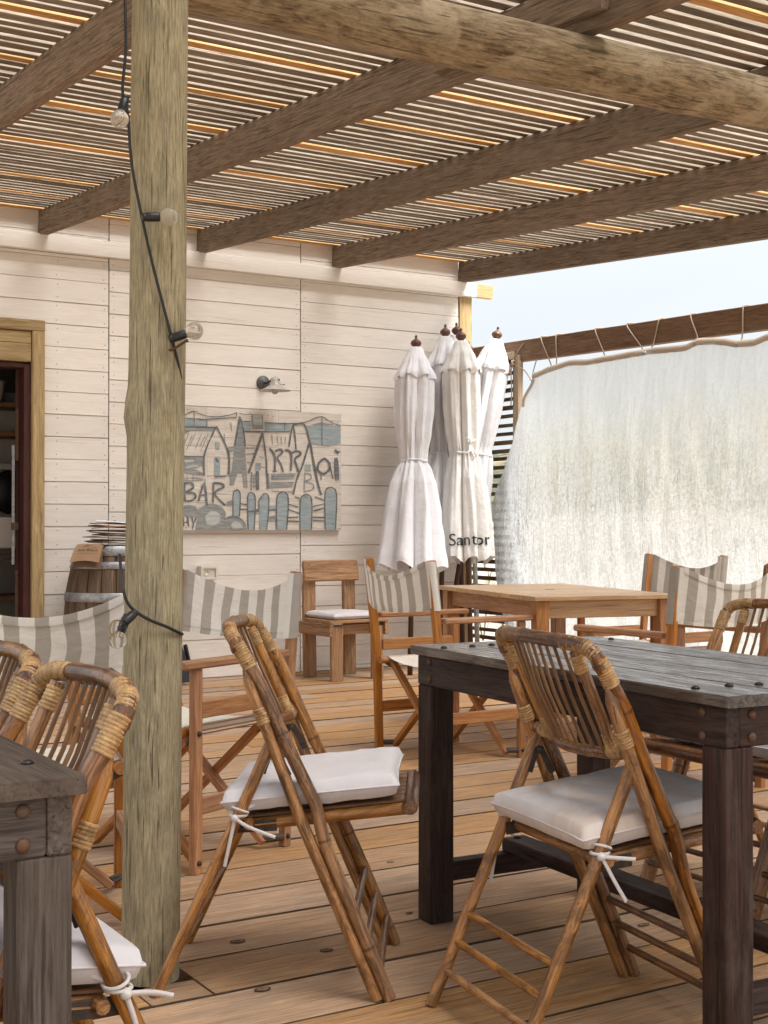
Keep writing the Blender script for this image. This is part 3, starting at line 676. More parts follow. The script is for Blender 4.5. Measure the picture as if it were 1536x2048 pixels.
sheet(0, 1, 120, 60).build('sheet', M['curtain'], cu)
P = []
for i in range(101):
    yy = 7.89 - 4.69 * i / 100; zz = interp(TE, yy); a = .012 * noise.noise(Vector((yy * 7, 0, 9)))
    P.append([(a + .004, yy - 6, zz + .012 - 2.2), (a - .006, yy - 6, zz + .002 - 2.2), (a - .008, yy - 6.003, zz - .016 - 2.2), (a - .004, yy - 6, zz - .034 - 2.2)])
m = MB(); m.grid(P); m.build('hem', M['hem'], cu)
P = []
for i in range(14):
    z = 2.152 - .2 * i / 13; yy = interp(LE, min(z, 2.14)) + .006
    P.append([(.004, yy - 6.0, z - 2.2), (-.012, yy - 6.02, z - 2.2), (-.010, yy - 6.048, z - .012 - 2.2)])
m = MB(); m.grid(P); m.build('hem', M['hem'], cu)
def rope(Pp, r=.0048):
    m = MB(); m.tube(smooth_path([(p[0] - 6.1, p[1] - 6, p[2] - 2.2) for p in Pp], 4), r, n=6); m.build('rope', M['rope'], cu)
for yb_, yt_ in ((7.68, 7.86), (7.66, 7.69), (7.10, 7.25), (6.70, 6.90 + .02), (6.68, 6.62), (6.22, 6.32), (5.87, 5.875), (5.2, 5.25)):
    zt_ = 2.398 - .143 * (8.8 - yt_) / 5.9 + .0785; zb_ = interp(TE, yb_) - .018
    rope([(6.105, yb_, zb_), (6.150, yb_ + (yt_ - yb_) * .3, zb_ + .05), (6.160, yt_, zt_ - .02), (6.178, yt_, zt_ + .006), (6.225, yt_, zt_ + .006), (6.242, yt_, zt_ - .03)])
    m = MB(); m.lathe([(.010, -.004), (.014, 0), (.010, .004), (.006, 0)], (-.006, yb_ - 6, zb_ - 2.2), (1, 0, 0), 10); m.build('eyelet', M['galv'], cu)
rope([(6.10, 7.90, 2.13), (6.13, 8.02, 2.22), (6.14, 8.14, 2.27), (6.13, 8.17, 2.31), (6.16, 8.09, 2.42), (6.19, 8.05, 2.462)])
rope([(6.14, 8.165, 2.29), (6.12, 8.175, 2.24), (6.125, 8.18, 2.15), (6.12, 8.17, 2.05), (6.12, 8.18, 1.97)])
rope([(6.10, 7.88, 2.14), (6.15, 7.95, 2.19), (6.165, 7.92, 2.30)], .004)
m = MB(); m.tube([(.03 + .016 * math.cos(a), 2.165 + .016 * math.sin(a * 1.3), .09 + .02 * math.sin(a)) for a in [i * .6 for i in range(22)]], .006, n=6); m.build('knot', M['rope'], cu)
# ================================================================== BAMBOO FOLDING CHAIRS
def coil(m, path, r, turns, tube_r=.0019):
    """flat cane binding: a sleeve along the path with one groove between neighbouring bands"""
    path = smooth_path(path, 6); L = [0]
    for a, b in zip(path[:-1], path[1:]): L.append(L[-1] + (b - a).length)
    tot = L[-1]; bands = max(3, int(round(tot / .0062))); k = bands * 5; pts = []; rad = []; jit = [random.uniform(-.035, .035) for _ in range(bands + 1)]
    for i in range(k + 1):
        s_ = tot * i / k; j = 0
        while j < len(L) - 2 and L[j + 1] < s_: j += 1
        q = (s_ - L[j]) / max(1e-6, L[j + 1] - L[j]); pts.append(path[j].lerp(path[j + 1], min(1, q)))
        rad.append(r * (1.035 + jit[min(bands, i // 5)] - (.115 if i % 5 == 0 else 0)))
    m.tube(pts, rad, n=12)

def cushion_mesh(hx, hy, th, seed, droop=0.0):
    m = MB(); N = 26
    def pos(u, v, sgn):
        cx = abs(u) ** 1; k = max(abs(u), abs(v))
        ed = (1 - abs(u) ** 9) * (1 - abs(v) ** 9)
        dog = 1 + .028 * (abs(u) * abs(v)) ** 6 - .018 * (1 - min(abs(u), abs(v))) ** 2 * k ** 4
        z = sgn * th * .5 * (ed ** .17) * (1 + .06 * noise.noise(Vector((u * 1.6, v * 1.6, seed + sgn))) ) + .0035 * noise.noise(Vector((u * 5, v * 3, seed))) * ed
        z += .006 * noise.noise(Vector((u * 2 + seed, v * 7, 2))) * ed * (k ** 3) + .007 * noise.noise(Vector((u * 1.3 + seed, v * 1.6, 7))) * ed
        return (u * hx * dog, v * hy * dog, z - droop * (u * u))
    for sgn in (1, -1):
        P = []; G = []
        for i in range(N + 1):
            a = -math.cos(PI * i / N) * .6 + (2 * i / N - 1) * .4; row = []; gr_ = []
            for j in range(N + 1):
                b = -math.cos(PI * j / N) * .6 + (2 * j / N - 1) * .4
                row.append(pos(a, b, sgn)); gr_.append((seed + a * hx, b * hy, sgn * .1))
            P.append(row if sgn > 0 else row[::-1]); G.append(gr_ if sgn > 0 else gr_[::-1])
        m.grid(P, G)
    # piping round the rim
    rim = []
    for i in range(49):
        t = i / 48 * 4; q = int(t) % 4; f = (t - int(t)) * 2 - 1
        u, v = ((f, -1), (1, f), (-f, 1), (-1, -f))[q]; p = pos(u, v, 1); rim.append((p[0], p[1], p[2]))
    m.tube(rim, .0026, n=5, cap=False)
    return m

def ribbon(m, pts, wd, nrm):
    pts = smooth_path(pts, 5); P = []
    for i, p in enumerate(pts):
        t = (pts[min(i + 1, len(pts) - 1)] - pts[max(0, i - 1)]).normalized(); sd_ = t.cross(Vector(nrm)).normalized() * wd / 2; n_ = sd_.cross(t).normalized() * .0014
        P.append([p - sd_ + n_, p + sd_ + n_, p + sd_ - n_, p - sd_ - n_])
    m.grid(P, closed=True)

def make_bamboo_chair(poles, label, cushion_mat='cushion', seed=1, tails=None):
    random.seed(seed * 77)
    t = thing('bamboo_chair', (0, 0, 0), 0, label, 'chair', 'bamboo folding chairs at the dark tables')
    W = .203; pm = M[poles]; bm = M['bamboo_dark']
    # long outer poles, bent at the seat, with the top rail running into them
    A = [(.183, .803), (.191, .786), (.214, .752), (.246, .697), (.296, .582), (.350, .470), (.366, .436), (.392, .335), (.452, .196), (.533, .002)]
    for sx_ in (-1, 1):
        m = MB(); m.tube(smooth_path([(sx_ * W, y, z) for y, z in A], 4), .0150, n=10, node=.26, phase=random.random() * .26); m.build('long_pole', pm, t)
        # straight brace pole lashed behind it, cut to a slanting tip
        m = MB(); P0 = [(.203, .745), (.214, .715), (.247, .628), (.334, .400), (.505, .002)]
        m.tube([(sx_ * (W + .003), y, z) for y, z in P0], [.004, .0135, .0140, .0140, .0135], n=10); m.build('brace_pole', M['cane'], t)
        m = MB(); m.tube([(sx_ * (W - .004), y, z) for y, z in ((.272, .600), (.264, .578), (.19, .411), (.0, .003))], [.007, .0135, .0135, .0130], n=10); m.build('rear_leg', M['cane'], t)
        m = MB(); m.beam((sx_ * (W - .016), .262, .560), (sx_ * (W - .016), .243, .505), .003, .014, (0, 1, 0)); m.beam((sx_ * (W - .016), .272, .560), (sx_ * (W - .016), .303, .500), .003, .014, (0, 1, 0)); m.lathe([(.008, -.006), (.008, .02)], (sx_ * (W - .02), .268, .555), (sx_, 0, 0), 8); m.build('hinge', M['iron'], t)
        m = MB(); coil(m, [(sx_ * W, .187, .800), (sx_ * W, .200, .777), (sx_ * W, .217, .746)], .0168, 10); m.build('lashing', M['rattan'], t)
        m = MB(); coil(m, [(sx_ * (W + .002), .236, .655), (sx_ * (W + .002), .250, .620)], .0162, 5, .0022); m.build('lashing', M['rattan'], t)
        # inner post of the back panel
        xi = sx_ * (W - .066)
        m = MB(); m.tube([(xi, .170, .812), (xi, .199, .748), (xi - sx_ * .004, .262, .610)], [.0125, .0125, .012], n=9, node=None); m.build('inner_post', M['cane'], t)
        m = MB(); coil(m, [(xi, .173, .804), (xi, .189, .768)], .0146, 8); m.build('lashing', M['rattan'], t)
        m = MB(); coil(m, [(xi + sx_ * .03, .166, .827), (xi, .160, .829), (xi - sx_ * .022, .157, .829)], .0160, 8); m.build('lashing', M['rattan'], t)
        m = MB(); coil(m, [(xi - sx_ * .006, .250, .640), (xi - sx_ * .006, .266, .602)], .0138, 6); m.build('lashing', M['rattan'], t); m = MB(); coil(m, [(xi - sx_ * .028, .272, .596), (xi + sx_ * .03, .262, .604)], .0142, 8); m.build('lashing', M['rattan'], t)
        # seat side rail, metal plate
        m = MB(); m.tube([(sx_ * (W - .032), .215, .386), (sx_ * (W - .032), .582, .427)], .0145, n=10); m.build('seat_rail', M['cane'], t)
        m = MB(); m.beam((sx_ * (W - .02), .18, .382), (sx_ * (W - .02), .275, .388), .004, .028); m.build('plate', M['iron'], t)
    m = MB(); m.tube(smooth_path([(-W, .191, .783), (-W + .004, .179, .810), (-W + .03, .166, .826), (-.13, .157, .830), (-.06, .147, .832), (0, .143, .833), (.06, .147, .832), (.13, .157, .830), (W - .03, .166, .826), (W - .004, .179, .810), (W, .191, .783)], 4), .0152, n=10, node=.13, phase=.05); m.build('top_rail', M['rail_bamboo'], t)
    for e in (-1, 1): m = MB(); coil(m, [(e * (W - .002), .183, .806), (e * (W - .018), .171, .821), (e * (W - .045), .164, .827)], .0160, 8); m.build('lashing', M['rattan'], t)
    m = MB(); m.tube(smooth_path([(-.19, .262, .607), (-.13, .276, .594), (-.06, .250, .592), (0, .244, .591), (.06, .250, .592), (.13, .276, .594), (.19, .262, .607)], 4), .0125, n=9, node=.13); m.build('lower_rail', M['rail_bamboo'], t)
    for k in range(9):
        x = -.108 + .216 * k / 8; b = .014 * (1 - (x / .12) ** 2)
        m = MB(); m.tube([(x, .157 - b, .828), (x * .99, .205 - b * 1.5, .715), (x * .96, .262 - b * 1.3, .594)], .0042, n=6); m.build('spindle', M['spindle'], t)
    # seat frame of round rails and slats
    for y, z, r, mm in ((.578, .431, .019, M['rail_bamboo']), (.212, .389, .0135, M['cane'])):
        m = MB(); m.tube([(-.2, y, z), (-.185, y, z), (.185, y, z), (.2, y, z)], [r * .8, r, r, r * .8], n=10); m.build('seat_rail', mm, t)
    for k in range(7):
        x = -.155 + .31 * k / 6; m = MB(); m.beam((x, .20, .4035), (x, .565, .4445), .042, .008, (0, 0, 1), .002); m.build('seat_slat', M['cane_dark'], t)
    for k, (yf, yr) in enumerate(((.455, .091), (.483, .062), (.511, .035))):
        zf = {0: .193, 1: .131, 2: .072}[k]; zr = .197 - .060 * k
        m = MB(); m.tube([(-W, yf, zf), (W, yf, zf)], .0088, n=8); m.build('rung', M['cane_dark'], t)
        m = MB(); m.tube([(-W, yr, zr), (W, yr, zr)], .0086, n=8); m.build('rung', M['cane'], t)
    # cushion
    cu_ = cushion_mesh(.197, .198, .061, seed * 3.7).build('seat_cushion', M[cushion_mat], t, loc=(0, .352, .4615), rot=(R(6.3), 0, 0))
    for q, sx_ in enumerate((-1, 1)):
        m = MB(); c = Vector((sx_ * (W - .004), .190, .413)) - Vector((0, .352, .4615)); rot = Matrix.Rotation(-R(6.3), 3, 'X'); c = rot @ c
        ax = Vector((0, .42, .91)); u = Vector((1, 0, 0)); v = ax.cross(u)
        m.tube([c + (u * math.cos(a) + v * math.sin(a)) * .0175 + ax * (.006 * math.sin(a)) for a in [i * PI / 9 for i in range(19)]], .0034, n=6, cap=False)
        kn = c + Vector((sx_ * .016, -.006, -.004)); m.lathe([(.001, -.010), (.008, -.006), (.0095, 0), (.007, .006), (.001, .009)], kn, (sx_, .2, .3), 8)
        m.tube([c + (u * math.cos(a) + v * math.sin(a)) * .019 + ax * (.012 + .004 * math.cos(a)) for a in [i * PI / 9 for i in range(19)]], .0030, n=6, cap=False)
        m.tube([c + Vector((-sx_ * .006, .02, .012)), c + Vector((-sx_ * .012, .04, .018))], .006, n=6)
        tl_ = (tails or {}).get(sx_) or [[(.012, -.01, -.05), (.006, .004, -.105)], [(.02, .03, -.015), (.012, .075, -.035)]]
        for pts in tl_:
            ribbon(m, [kn] + [kn + Vector((sx_ * a, b, cc)) for a, b, cc in pts], .0078, (1, .25 * sx_, .1))
        m.build('tie', M['tie'], cu_)
    return t
def set_chair(o, rl, ang):
    """rl = rear-left foot, ang = heading of the seat in degrees"""
    f = Vector((math.cos(R(ang)), math.sin(R(ang)), 0)); r = Vector((f.y, -f.x, 0))
    o.location = Vector((rl[0], rl[1], 0)) + r * .203; o.rotation_euler = (0, 0, R(ang - 90))
ch1 = make_bamboo_chair('bamboo', 'bamboo folding chair with a clean white cushion standing alone in the middle of the deck', 'cushion', 1, {1: [[(.004, -.02, -.06), (.002, -.035, -.105)], [(.012, .03, -.02), (.03, .09, -.045)]], -1: [[(.012, -.01, -.05), (.006, .004, -.105)], [(.02, .03, -.015), (.012, .075, -.035)]]})
# chair one: rear right foot is nearest (1.153, 2.884), heading to the right
f_ = Vector((.446, -.297, 0)).normalized(); l_ = Vector((-f_.y, f_.x, 0)); rr = Vector((1.153, 2.884, 0))
set_chair(ch1, tuple((rr + l_ * .406)[:2]), math.degrees(math.atan2(f_.y, f_.x)))
ch2 = make_bamboo_chair('bamboo_dark', 'bamboo folding chair with a stained cushion pushed under the left side of the dark table', 'cushion_stained', 2, {-1: [[(.004, -.02, -.075), (.0, -.045, -.15)], [(.006, .015, -.03), (.012, .03, -.06)]], 1: [[(.004, .02, -.05), (.002, .045, -.10)], [(.012, .03, -.006), (.02, .065, -.014)]]})
set_chair(ch2, (1.655, 2.512), -8.8)
def another(src, label, rl, ang):
    c = copy_tree(src); c['label'] = label; set_chair(c, rl, ang); return c
ch4 = make_bamboo_chair('bamboo_dark', 'bamboo folding chair nearest the camera, tucked under the grey table by the post', 'cushion', 4, {-1: [[(.002, -.02, -.045), (.0, -.035, -.09)], [(.004, -.04, .0), (.006, -.07, -.006)]], 1: None})
set_chair(ch4, (.868, 1.83), 180)
another(ch4, 'bamboo folding chair beyond the nearest one, cut off by the left edge', (.875, 2.32), 180)
chA = make_bamboo_chair('bamboo', 'bamboo folding chair facing us across the dark table, at its far end', 'cushion', 6)
set_chair(chA, (3.262, 2.60), 180)
chB = make_bamboo_chair('bamboo_burnt', 'bamboo folding chair with burnt dark patches across the dark table, at the right edge', 'cushion', 7)
set_chair(chB, (3.245, 2.17), 180)

# ================================================================== TABLES
def heavy_table(label, loc, rz, wx, ly, wood_, top_, planks, cat='table', dome='bolt_dark'):
    t = thing('wooden_table', loc, rz, label, cat, 'dark plank tables')
    ht, tt = .742, .024; hx, hy = wx / 2, ly / 2; pw = wx / planks
    for k in range(planks):
        m = MB(); x = -hx + pw * (k + .5); m.beam((x, -hy, ht - tt / 2), (x, hy, ht - tt / 2 + random.uniform(-.0006, .0006)), pw - .0026, tt, (0, 0, 1), .003, n=3); m.build('top_plank', M[top_], t)
        for e in (-1, 1):
            for d in ((-.28, .28) if planks > 3 else (-.3, .3)):
                m = MB(); m.lathe([(.0095, 0), (.0085, .003), (.005, .0052), (.001, .006)], (x + d * pw, e * (hy - .115 - .012 * ((k + 1) % 2)), ht), n=10); m.build('bolt_head', M[dome], t)
    ah, at = .080, .034; az = ht - tt - ah / 2 - .0005; ix, iy = hx - .016, hy - .018
    for e in (-1, 1):
        m = MB(); m.beam((e * (ix - at / 2), -iy, az), (e * (ix - at / 2), iy, az), at, ah); m.build('side_apron', M[wood_], t)
        m = MB(); m.beam((-ix + at + .001, e * (iy - at / 2 - .001), az), (ix - at - .001, e * (iy - at / 2 - .001), az), at, ah); m.build('end_apron', M[wood_], t)
        for g_ in (-1, 1):
            lx, ly_ = e * (ix - .036), g_ * (iy - .036)
            m = MB(); m.beam((lx, ly_, 0), (lx, ly_, az - ah / 2 - .0006), .072, .070, (0, 1, 0), .003, n=4, rough=.0006); m.build('leg', M[wood_], t)
            for dz in (-.022, .024):
                for (p, ax) in (((e * ix, g_ * (iy - .066), az + dz), (e, 0, 0)), ((e * (ix - .066), g_ * (iy - .0008), az + dz * .96), (0, g_, 0))):
                    m = MB(); m.lathe([(.0098, 0), (.009, .003), (.0055, .006), (.001, .007)], p, ax, 10); m.build('bolt_head', M['bolt'], t)
    for e in (-1, 1):
        m = MB(); m.beam((-ix + .0725, e * (iy - .036), .132), (ix - .0725, e * (iy - .036), .132), .045, .052); m.build('end_stretcher', M[wood_], t)
    m = MB(); m.beam((0, -iy + .012, .177), (0, iy - .012, .177), .075, .036, n=4, rough=.0008); m.build('long_stretcher', M[wood_], t)
    for e in (-1, 1): m = MB(); m.lathe([(.011, 0), (.009, .004), (.001, .006)], (0, e * (iy - .036), .195), n=10); m.build('bolt_head', M[dome], t)
    return t
random.seed(5)
heavy_table('dark stained plank table with a weathered grey top in the right foreground', (2.253, 2.461, 0), R(-3.6), .63, 1.25, 'dark_wood', 'dark_top', 4)
heavy_table('grey brown plank table cut off at the lower left beside the green post', (.262, 2.30, 0), 0, .66, 1.18, 'grey_wood', 'grey_top', 3)

tt_ = thing('teak_table', (4.31, 5.43, 0), R(-12.7), 'honey coloured teak slat table in front of the white curtain', 'table')
random.seed(9)
for k in range(9):
    y = -.62 + 1.24 * (k + .5) / 9; m = MB(); m.beam((-.375, y, .729), (.375, y, .729), .1335, .022, (0, 0, 1), .003); m.build('top_slat', M['teak_top'], tt_)
m = MB(); m.lathe([(.026, 0), (.026, .0012)], (0, 0, .7405), n=20); m.build('parasol_hole', M['gap'], tt_)
for e in (-1, 1):
    m = MB(); m.beam((e * .315, -.53, .676), (e * .315, .53, .676), .024, .082); m.build('side_apron', M['teak'], tt_)
    m = MB(); m.beam((-.29, e * .562, .676), (.29, e * .562, .676), .024, .082); m.build('end_apron', M['teak_top'], tt_)
    for g_ in (-1, 1): m = MB(); m.beam((e * .322, g_ * .565, 0), (e * .322, g_ * .565, .717), .066, .066, (0, 1, 0), .003); m.build('leg', M['teak'], tt_)

# ================================================================== DIRECTOR'S CHAIRS
def make_director(label):
    random.seed(31)
    t = thing('director_chair', (0, 0, 0), 0, label, 'chair', 'striped canvas folding armchairs')
    hw, yr, yf = .265, -.225, .215; K = M['teak']
    for e in (-1, 1):
        m = MB(); m.beam((e * hw, yr, 0), (e * hw, yr - .012, .45), .026, .038, (0, 1, 0)); m.beam((e * hw, yr - .0118, .449), (e * hw, yr - .062, .912), .026, .038, (0, 1, 0)); m.build('rear_post', K, t)
        m = MB(); m.beam((e * hw, yf, 0), (e * hw, yf, .628), .026, .038, (0, 1, 0)); m.build('front_post', K, t)
        m = MB(); m.beam((e * hw, -.226, .642), (e * hw, .285, .642), .052, .026, (0, 0, 1), .006); m.build('armrest', K, t)
        for z in (.50, .205): m = MB(); m.beam((e * hw, -.208, z), (e * hw, .195, z), .020, .052); m.build('side_rail', K, t)
        m = MB(); m.tube([(e * .222, -.245, .43), (e * .222, .245, .43)], .0165, n=10); m.build('seat_rod', K, t)
        for q, y in enumerate((-.165, .165)):
            yy = y + (.013 if e > 0 else -.013)
            m = MB(); m.beam((e * .215, yy, .418), (-e * .238, yy, .022), .024, .034, (0, 1, 0)); m.build('cross_leg', K, t)
            m = MB(); m.tube([(e * .232, y - (.013 if e > 0 else -.013), .034), (e * .270, y * 1.28, .034)], .0125, n=8); m.build('foot_dowel', M['grey_wood'], t)
            m = MB(); m.beam((e * .252, y * 1.32, .428), (e * .185, y * 1.02, .385), .006, .018); m.build('bracket', M['iron'], t)
            for zz_ in (.43, .035): m = MB(); m.lathe([(.009, 0), (.007, .006)], (e * (hw + .013), (yr if y < 0 else yf), zz_), (e, 0, 0), 8); m.build('bolt_head', M['iron'], t)
    # seat canvas slung between the rods
    P = []; G = []
    for i in range(15):
        y = -.205 + .42 * i / 14; row = []; gr_ = []
        for j in range(19):
            u = -1 + j / 9; x = u * .222; z = .449 - .032 * (1 - u * u) ** .9 + .002 * noise.noise(Vector((x * 12, y * 8, 0)))
            row.append((x, y, z)); gr_.append((x, y, 0))
        for s_, a in ((1, 90), (1, 30), (1, -30)): row.append((.222 + .018 * math.cos(R(a)), y, .43 + .018 * math.sin(R(a)))); gr_.append((.25, y, a / 900))
        row = [(-.222 - .018 * math.cos(R(a)), y, .43 + .018 * math.sin(R(a))) for a in (-30, 30, 90)] + row; gr_ = [(-.25, y, a / 900) for a in (-30, 30, 90)] + gr_
        P.append(row); G.append(gr_)
    m = MB(); m.grid(P, G); m.build('seat_canvas', M['seat_canvas'], t)
    # striped back sling with sleeves round the posts
    N = 44; NZ = 12; path = []
    yc = -.262
    sl_ = [(.017, -.026), (-.017, -.026), (-.017, .026), (.017, .026)]
    for i in range(N + 1):
        u = -1 + 2 * i / N; path.append((u, u * (hw - .016)))
    P = []; G = []
    for j in range(NZ + 1):
        t_ = j / NZ; row = []; gr_ = []
        zb_, zt__ = .690, .908; z0 = zb_ + (zt__ - zb_) * t_; py = -.225 - .062 * (z0 - .449) / .463
        # left sleeve: wraps the post from the back round to the front
        L = [(-hw + .017, py + .023), (-hw - .002, py + .025), (-hw - .0165, py + .018), (-hw - .0165, py - .018), (-hw, py - .0245), (-hw + .017, py - .0245)]
        s_ = -.08
        for k, (x, y) in enumerate(L):
            row.append((x, y, z0)); gr_.append((s_ + .0165 * k, z0, 0))
        base = s_ + .0165 * 5
        for (u, x) in path[1:-1]:
            sag = (1 - u * u); z = z0 - sag * (.070 * t_ + .018 * (1 - t_)) ; y = py - .0245 - .052 * sag ** .9 + .010 * noise.noise(Vector((u * 2.5, t_ * 1.3, 5))) * sag + .0035 * noise.noise(Vector((u * 7 + t_ * 2, t_ * 1.5, 8))) * sag
            row.append((x + .004 * noise.noise(Vector((u * 3, t_ * 2.6, 1))) * sag, y, z)); gr_.append((base + (x + hw - .016) + .012 * (noise.noise(Vector((t_ * 2.2, u * 1.3, 3))) - .3) * sag, z0, 0))
        b2_ = base + 2 * (hw - .016)
        for k, (x, y) in enumerate(L[::-1]): row.append((-x, y, z0)); gr_.append((b2_ + .0165 * k, z0, 0))
        P.append(row); G.append(gr_)
    m = MB(); m.grid(P, G); bc = m.build('back_canvas', M['stripe'], t)
    # hem bands top and bottom
    for jj, dz in ((NZ, -.022), (0, .022)):
        Q = []; H = []
        for i in range(5, len(P[0]) - 5):
            p = Vector(P[jj][i]); g_ = G[jj][i]; Q.append([tuple(p + Vector((0, -.0022, 0))), tuple(p + Vector((0, -.0026, dz * .5))), tuple(p + Vector((0, -.0016, dz)))]); H.append([(g_[0] + .003, g_[1], 0)] * 3)
        m = MB(); m.grid(Q, H); m.build('canvas_hem', M['stripe'], bc)
    return t
dc = make_director('striped folding armchair beside the rustic chair with its back to us')
def set_dir(o, x, y, fx, fy): o.location = (x, y, 0); o.rotation_euler = (0, 0, math.atan2(fy, fx) - PI / 2)
set_dir(dc, 3.558, 5.232, 1.0, .01)
for lab, x, y, fx, fy in (('striped folding armchair just right of the green post, facing left with its seat in view', 1.748, 4.16, -.908, -.418),
                          ('striped folding armchair left of the green post, only its back sling and seat in view', 1.102, 3.673, .247, .969),
                          ('striped folding armchair with its back to us at the near end of the honey table', 3.895, 4.105, -.031, 1.0),
                          ('striped folding armchair furthest right, tucked in at the curtain side of the honey table', 4.82, 5.27, -.999, -.049)):
    c = copy_tree(dc); c['label'] = lab; set_dir(c, x, y, fx, fy)

# ================================================================== RUSTIC CHAIR
rc = thing('rustic_chair', (4.68, 8.22, 0), R(2), 'low rustic pine chair with a pale cushion against the white wall', 'chair')
random.seed(14)
for x, y, h, wx_ in ((-.165, .17, .70, .098), (.165, .17, .70, .098)):
    m = MB(); m.beam((x, y, 0), (x, y + .02, h), wx_, .032, (0, 1, 0), .004, n=3); m.build('back_leg', M['rustic'], rc)
for x in (-.165, .165): m = MB(); m.beam((x, -.19, 0), (x, -.19, .372), .092, .032, (0, 1, 0), .004, n=3); m.build('front_leg', M['rustic'], rc)
m = MB(); m.beam((-.225, .16, .745), (.225, .16, .745), .030, .150, (0, .17, 1), .008, n=3); m.build('backrest', M['rustic'], rc)
for x in (-.19, .19):
    for z in (.70, .79): m = MB(); m.lathe([(.006, 0), (.004, .0015)], (x, .147 + (z - .745) * -.17, z), (0, -1, .1), 8); m.build('bolt_head', M['nail'], rc)
for x in (-.225, .225): m = MB(); m.beam((x, -.225, .352), (x, .20, .352), .030, .088, (0, 0, 1), .005, n=3); m.build('side_rail', M['rustic'], rc)
m = MB(); m.beam((-.2, -.168, .35), (.2, -.168, .35), .026, .07); m.build('front_rail', M['rustic'], rc)
for k in range(4): m = MB(); m.beam((-.235, -.185 + .094 * k, .408), (.235, -.185 + .094 * k, .408), .088, .022, (0, 0, 1), .004, n=3); m.build('seat_board', M['rustic'], rc)
cush = cushion_mesh(.20, .19, .046, 23).build('seat_cushion', M['cushion'], rc, loc=(0, -.03, .444))
m = MB(); ribbon(m, [(.10, -.19, -.02), (.105, -.20, -.06), (.10, -.195, -.10)], .010, (0, 1, 0)); m.build('tie', M['tie'], cush)

# ================================================================== PARASOLS
def parasol(foot, top, label, mat, seed, prof, zend, ribs=8, tie=None, pole='pole', bow=False, squash=1.0):
    foot = Vector(foot); top = Vector(top); ax = (top - foot).normalized(); L = (top - foot).length
    q = Vector((0, 0, 1)).rotation_difference(ax)
    t = thing('closed_parasol', foot, 0, label, 'parasol', 'closed white parasols leaning in the corner'); t.rotation_mode = 'QUATERNION'; t.rotation_quaternion = q
    rr_ = random.Random(seed)
    m = MB(); m.lathe([(.019, 0), (.019, L - .1)], n=14); m.build('pole', M[pole], t)
    m = MB(); m.lathe([(.020, L - .095), (.034, L - .088), (.034, L - .078), (.018, L - .068), (.024, L - .060), (.038, L - .045), (.041, L - .033), (.036, L - .020), (.018, L - .006), (.010, L), (.0095, L + .014), (.0115, L + .020), (.006, L + .028), (.001, L + .029)], n=18); m.build('finial', M['finial'], t)
    NA = 120; ph = rr_.random() * 6
    def surf(a, th, d, flare):
        r = interp(prof, d)
        k = min(1, max(0, (d - .03) / .25)); waist = math.exp(-((d - tie) / .11) ** 2) if tie else 0
        lobes = abs(math.sin(th * ribs / 2 + ph + .6 * math.sin(d * 1.3)))            # gores folded outwards between the ribs
        pl = (lobes ** .62 - .72) * (.42 + .10 * flare)
        f2 = .19 * noise.noise(Vector((math.cos(th) * 2.4, math.sin(th) * 2.4, d * 1.1 + seed))) + .11 * noise.noise(Vector((math.cos(th) * 6, math.sin(th) * 6, d * 1.9 + seed)))
        cr_ = .03 * noise.noise(Vector((math.cos(th) * 4, math.sin(th) * 4, d * 9 + seed))) + .075 * noise.noise(Vector((math.cos(th) * 11, math.sin(th) * 11, d * .9 + seed)))
        rad = r * (1 + k * (pl * (1 - .45 * waist) + f2 + cr_ * (1 + waist)) - .0)
        if waist > .3: rad *= 1 + .07 * math.sin(th * 22 + seed) * waist
        return rad
    def canopy(d0, d1, nz, name, grow=1.0, hem=0.0):
        P = []; G = []
        for i in range(nz + 1):
            s_ = i / nz; row = []; gr_ = []
            for j in range(NA):
                th = 2 * PI * j / NA; lob = abs(math.sin(th * ribs / 2 + ph + .6 * math.sin(d1 * 1.3)))
                d = d0 + (d1 - d0) * s_ + hem * s_ ** 5 * (lob - .5) + .03 * s_ ** 6 * noise.noise(Vector((math.cos(th) * 3, math.sin(th) * 3, seed)))
                r = surf(0, th, d, s_) * grow; row.append((r * math.cos(th), r * math.sin(th) * squash, L - .075 - d)); gr_.append((d, math.cos(th) * .2, math.sin(th) * .2))
            P.append(row); G.append(gr_)
        m = MB(); m.grid(P, G, closed=True); return m.build(name, M[mat], t)
    main = canopy(.02, zend, 96, 'canopy', .95, -.045)
    # hem seam line
    canopy(.0, .245, 20, 'vent_flap', 1.04, -.025)
    m = MB(); m.lathe([(.030, 0), (.048, -.01), (.056, -.03)], (0, 0, L - .070), n=20, capb=False, capt=False); m.build('cap', M[mat], t)
    if tie:
        pts = []
        for j in range(49):
            th = 2 * PI * j / 48; r = surf(0, th, tie, .3) * .95 + .004; r = r * .5 + (interp(prof, tie) * .98 + .004) * .5; pts.append((r * math.cos(th), r * math.sin(th) * squash, L - .075 - tie + .006 * math.sin(th + seed)))
        m = MB(); m.tube(pts, .0085, n=6, cap=False)
        if bow:
            c = Vector(pts[34]) * 1.03
            for dx, dz in ((.05, .05), (-.03, .06), (.07, -.07), (.03, -.10), (-.05, -.06)): m.tube(smooth_path([c, c + Vector((dx * .4, -.03, dz * .7)), c + Vector((dx, -.012, dz))]), [.009, .004], n=6)
            m.lathe([(.001, -.02), (.018, -.01), (.020, 0), (.016, .012), (.001, .018)], c, (0, -1, .2), 10)
        m.build('tie', M[mat], t)
    return t, surf, L, ph
PW = [(.0, .050), (.03, .060), (.12, .098), (.22, .138), (.26, .138), (.50, .140), (.68, .120), (.80, .098), (.87, .092), (.93, .120), (1.05, .158), (1.25, .192), (1.45, .216), (1.62, .238)]
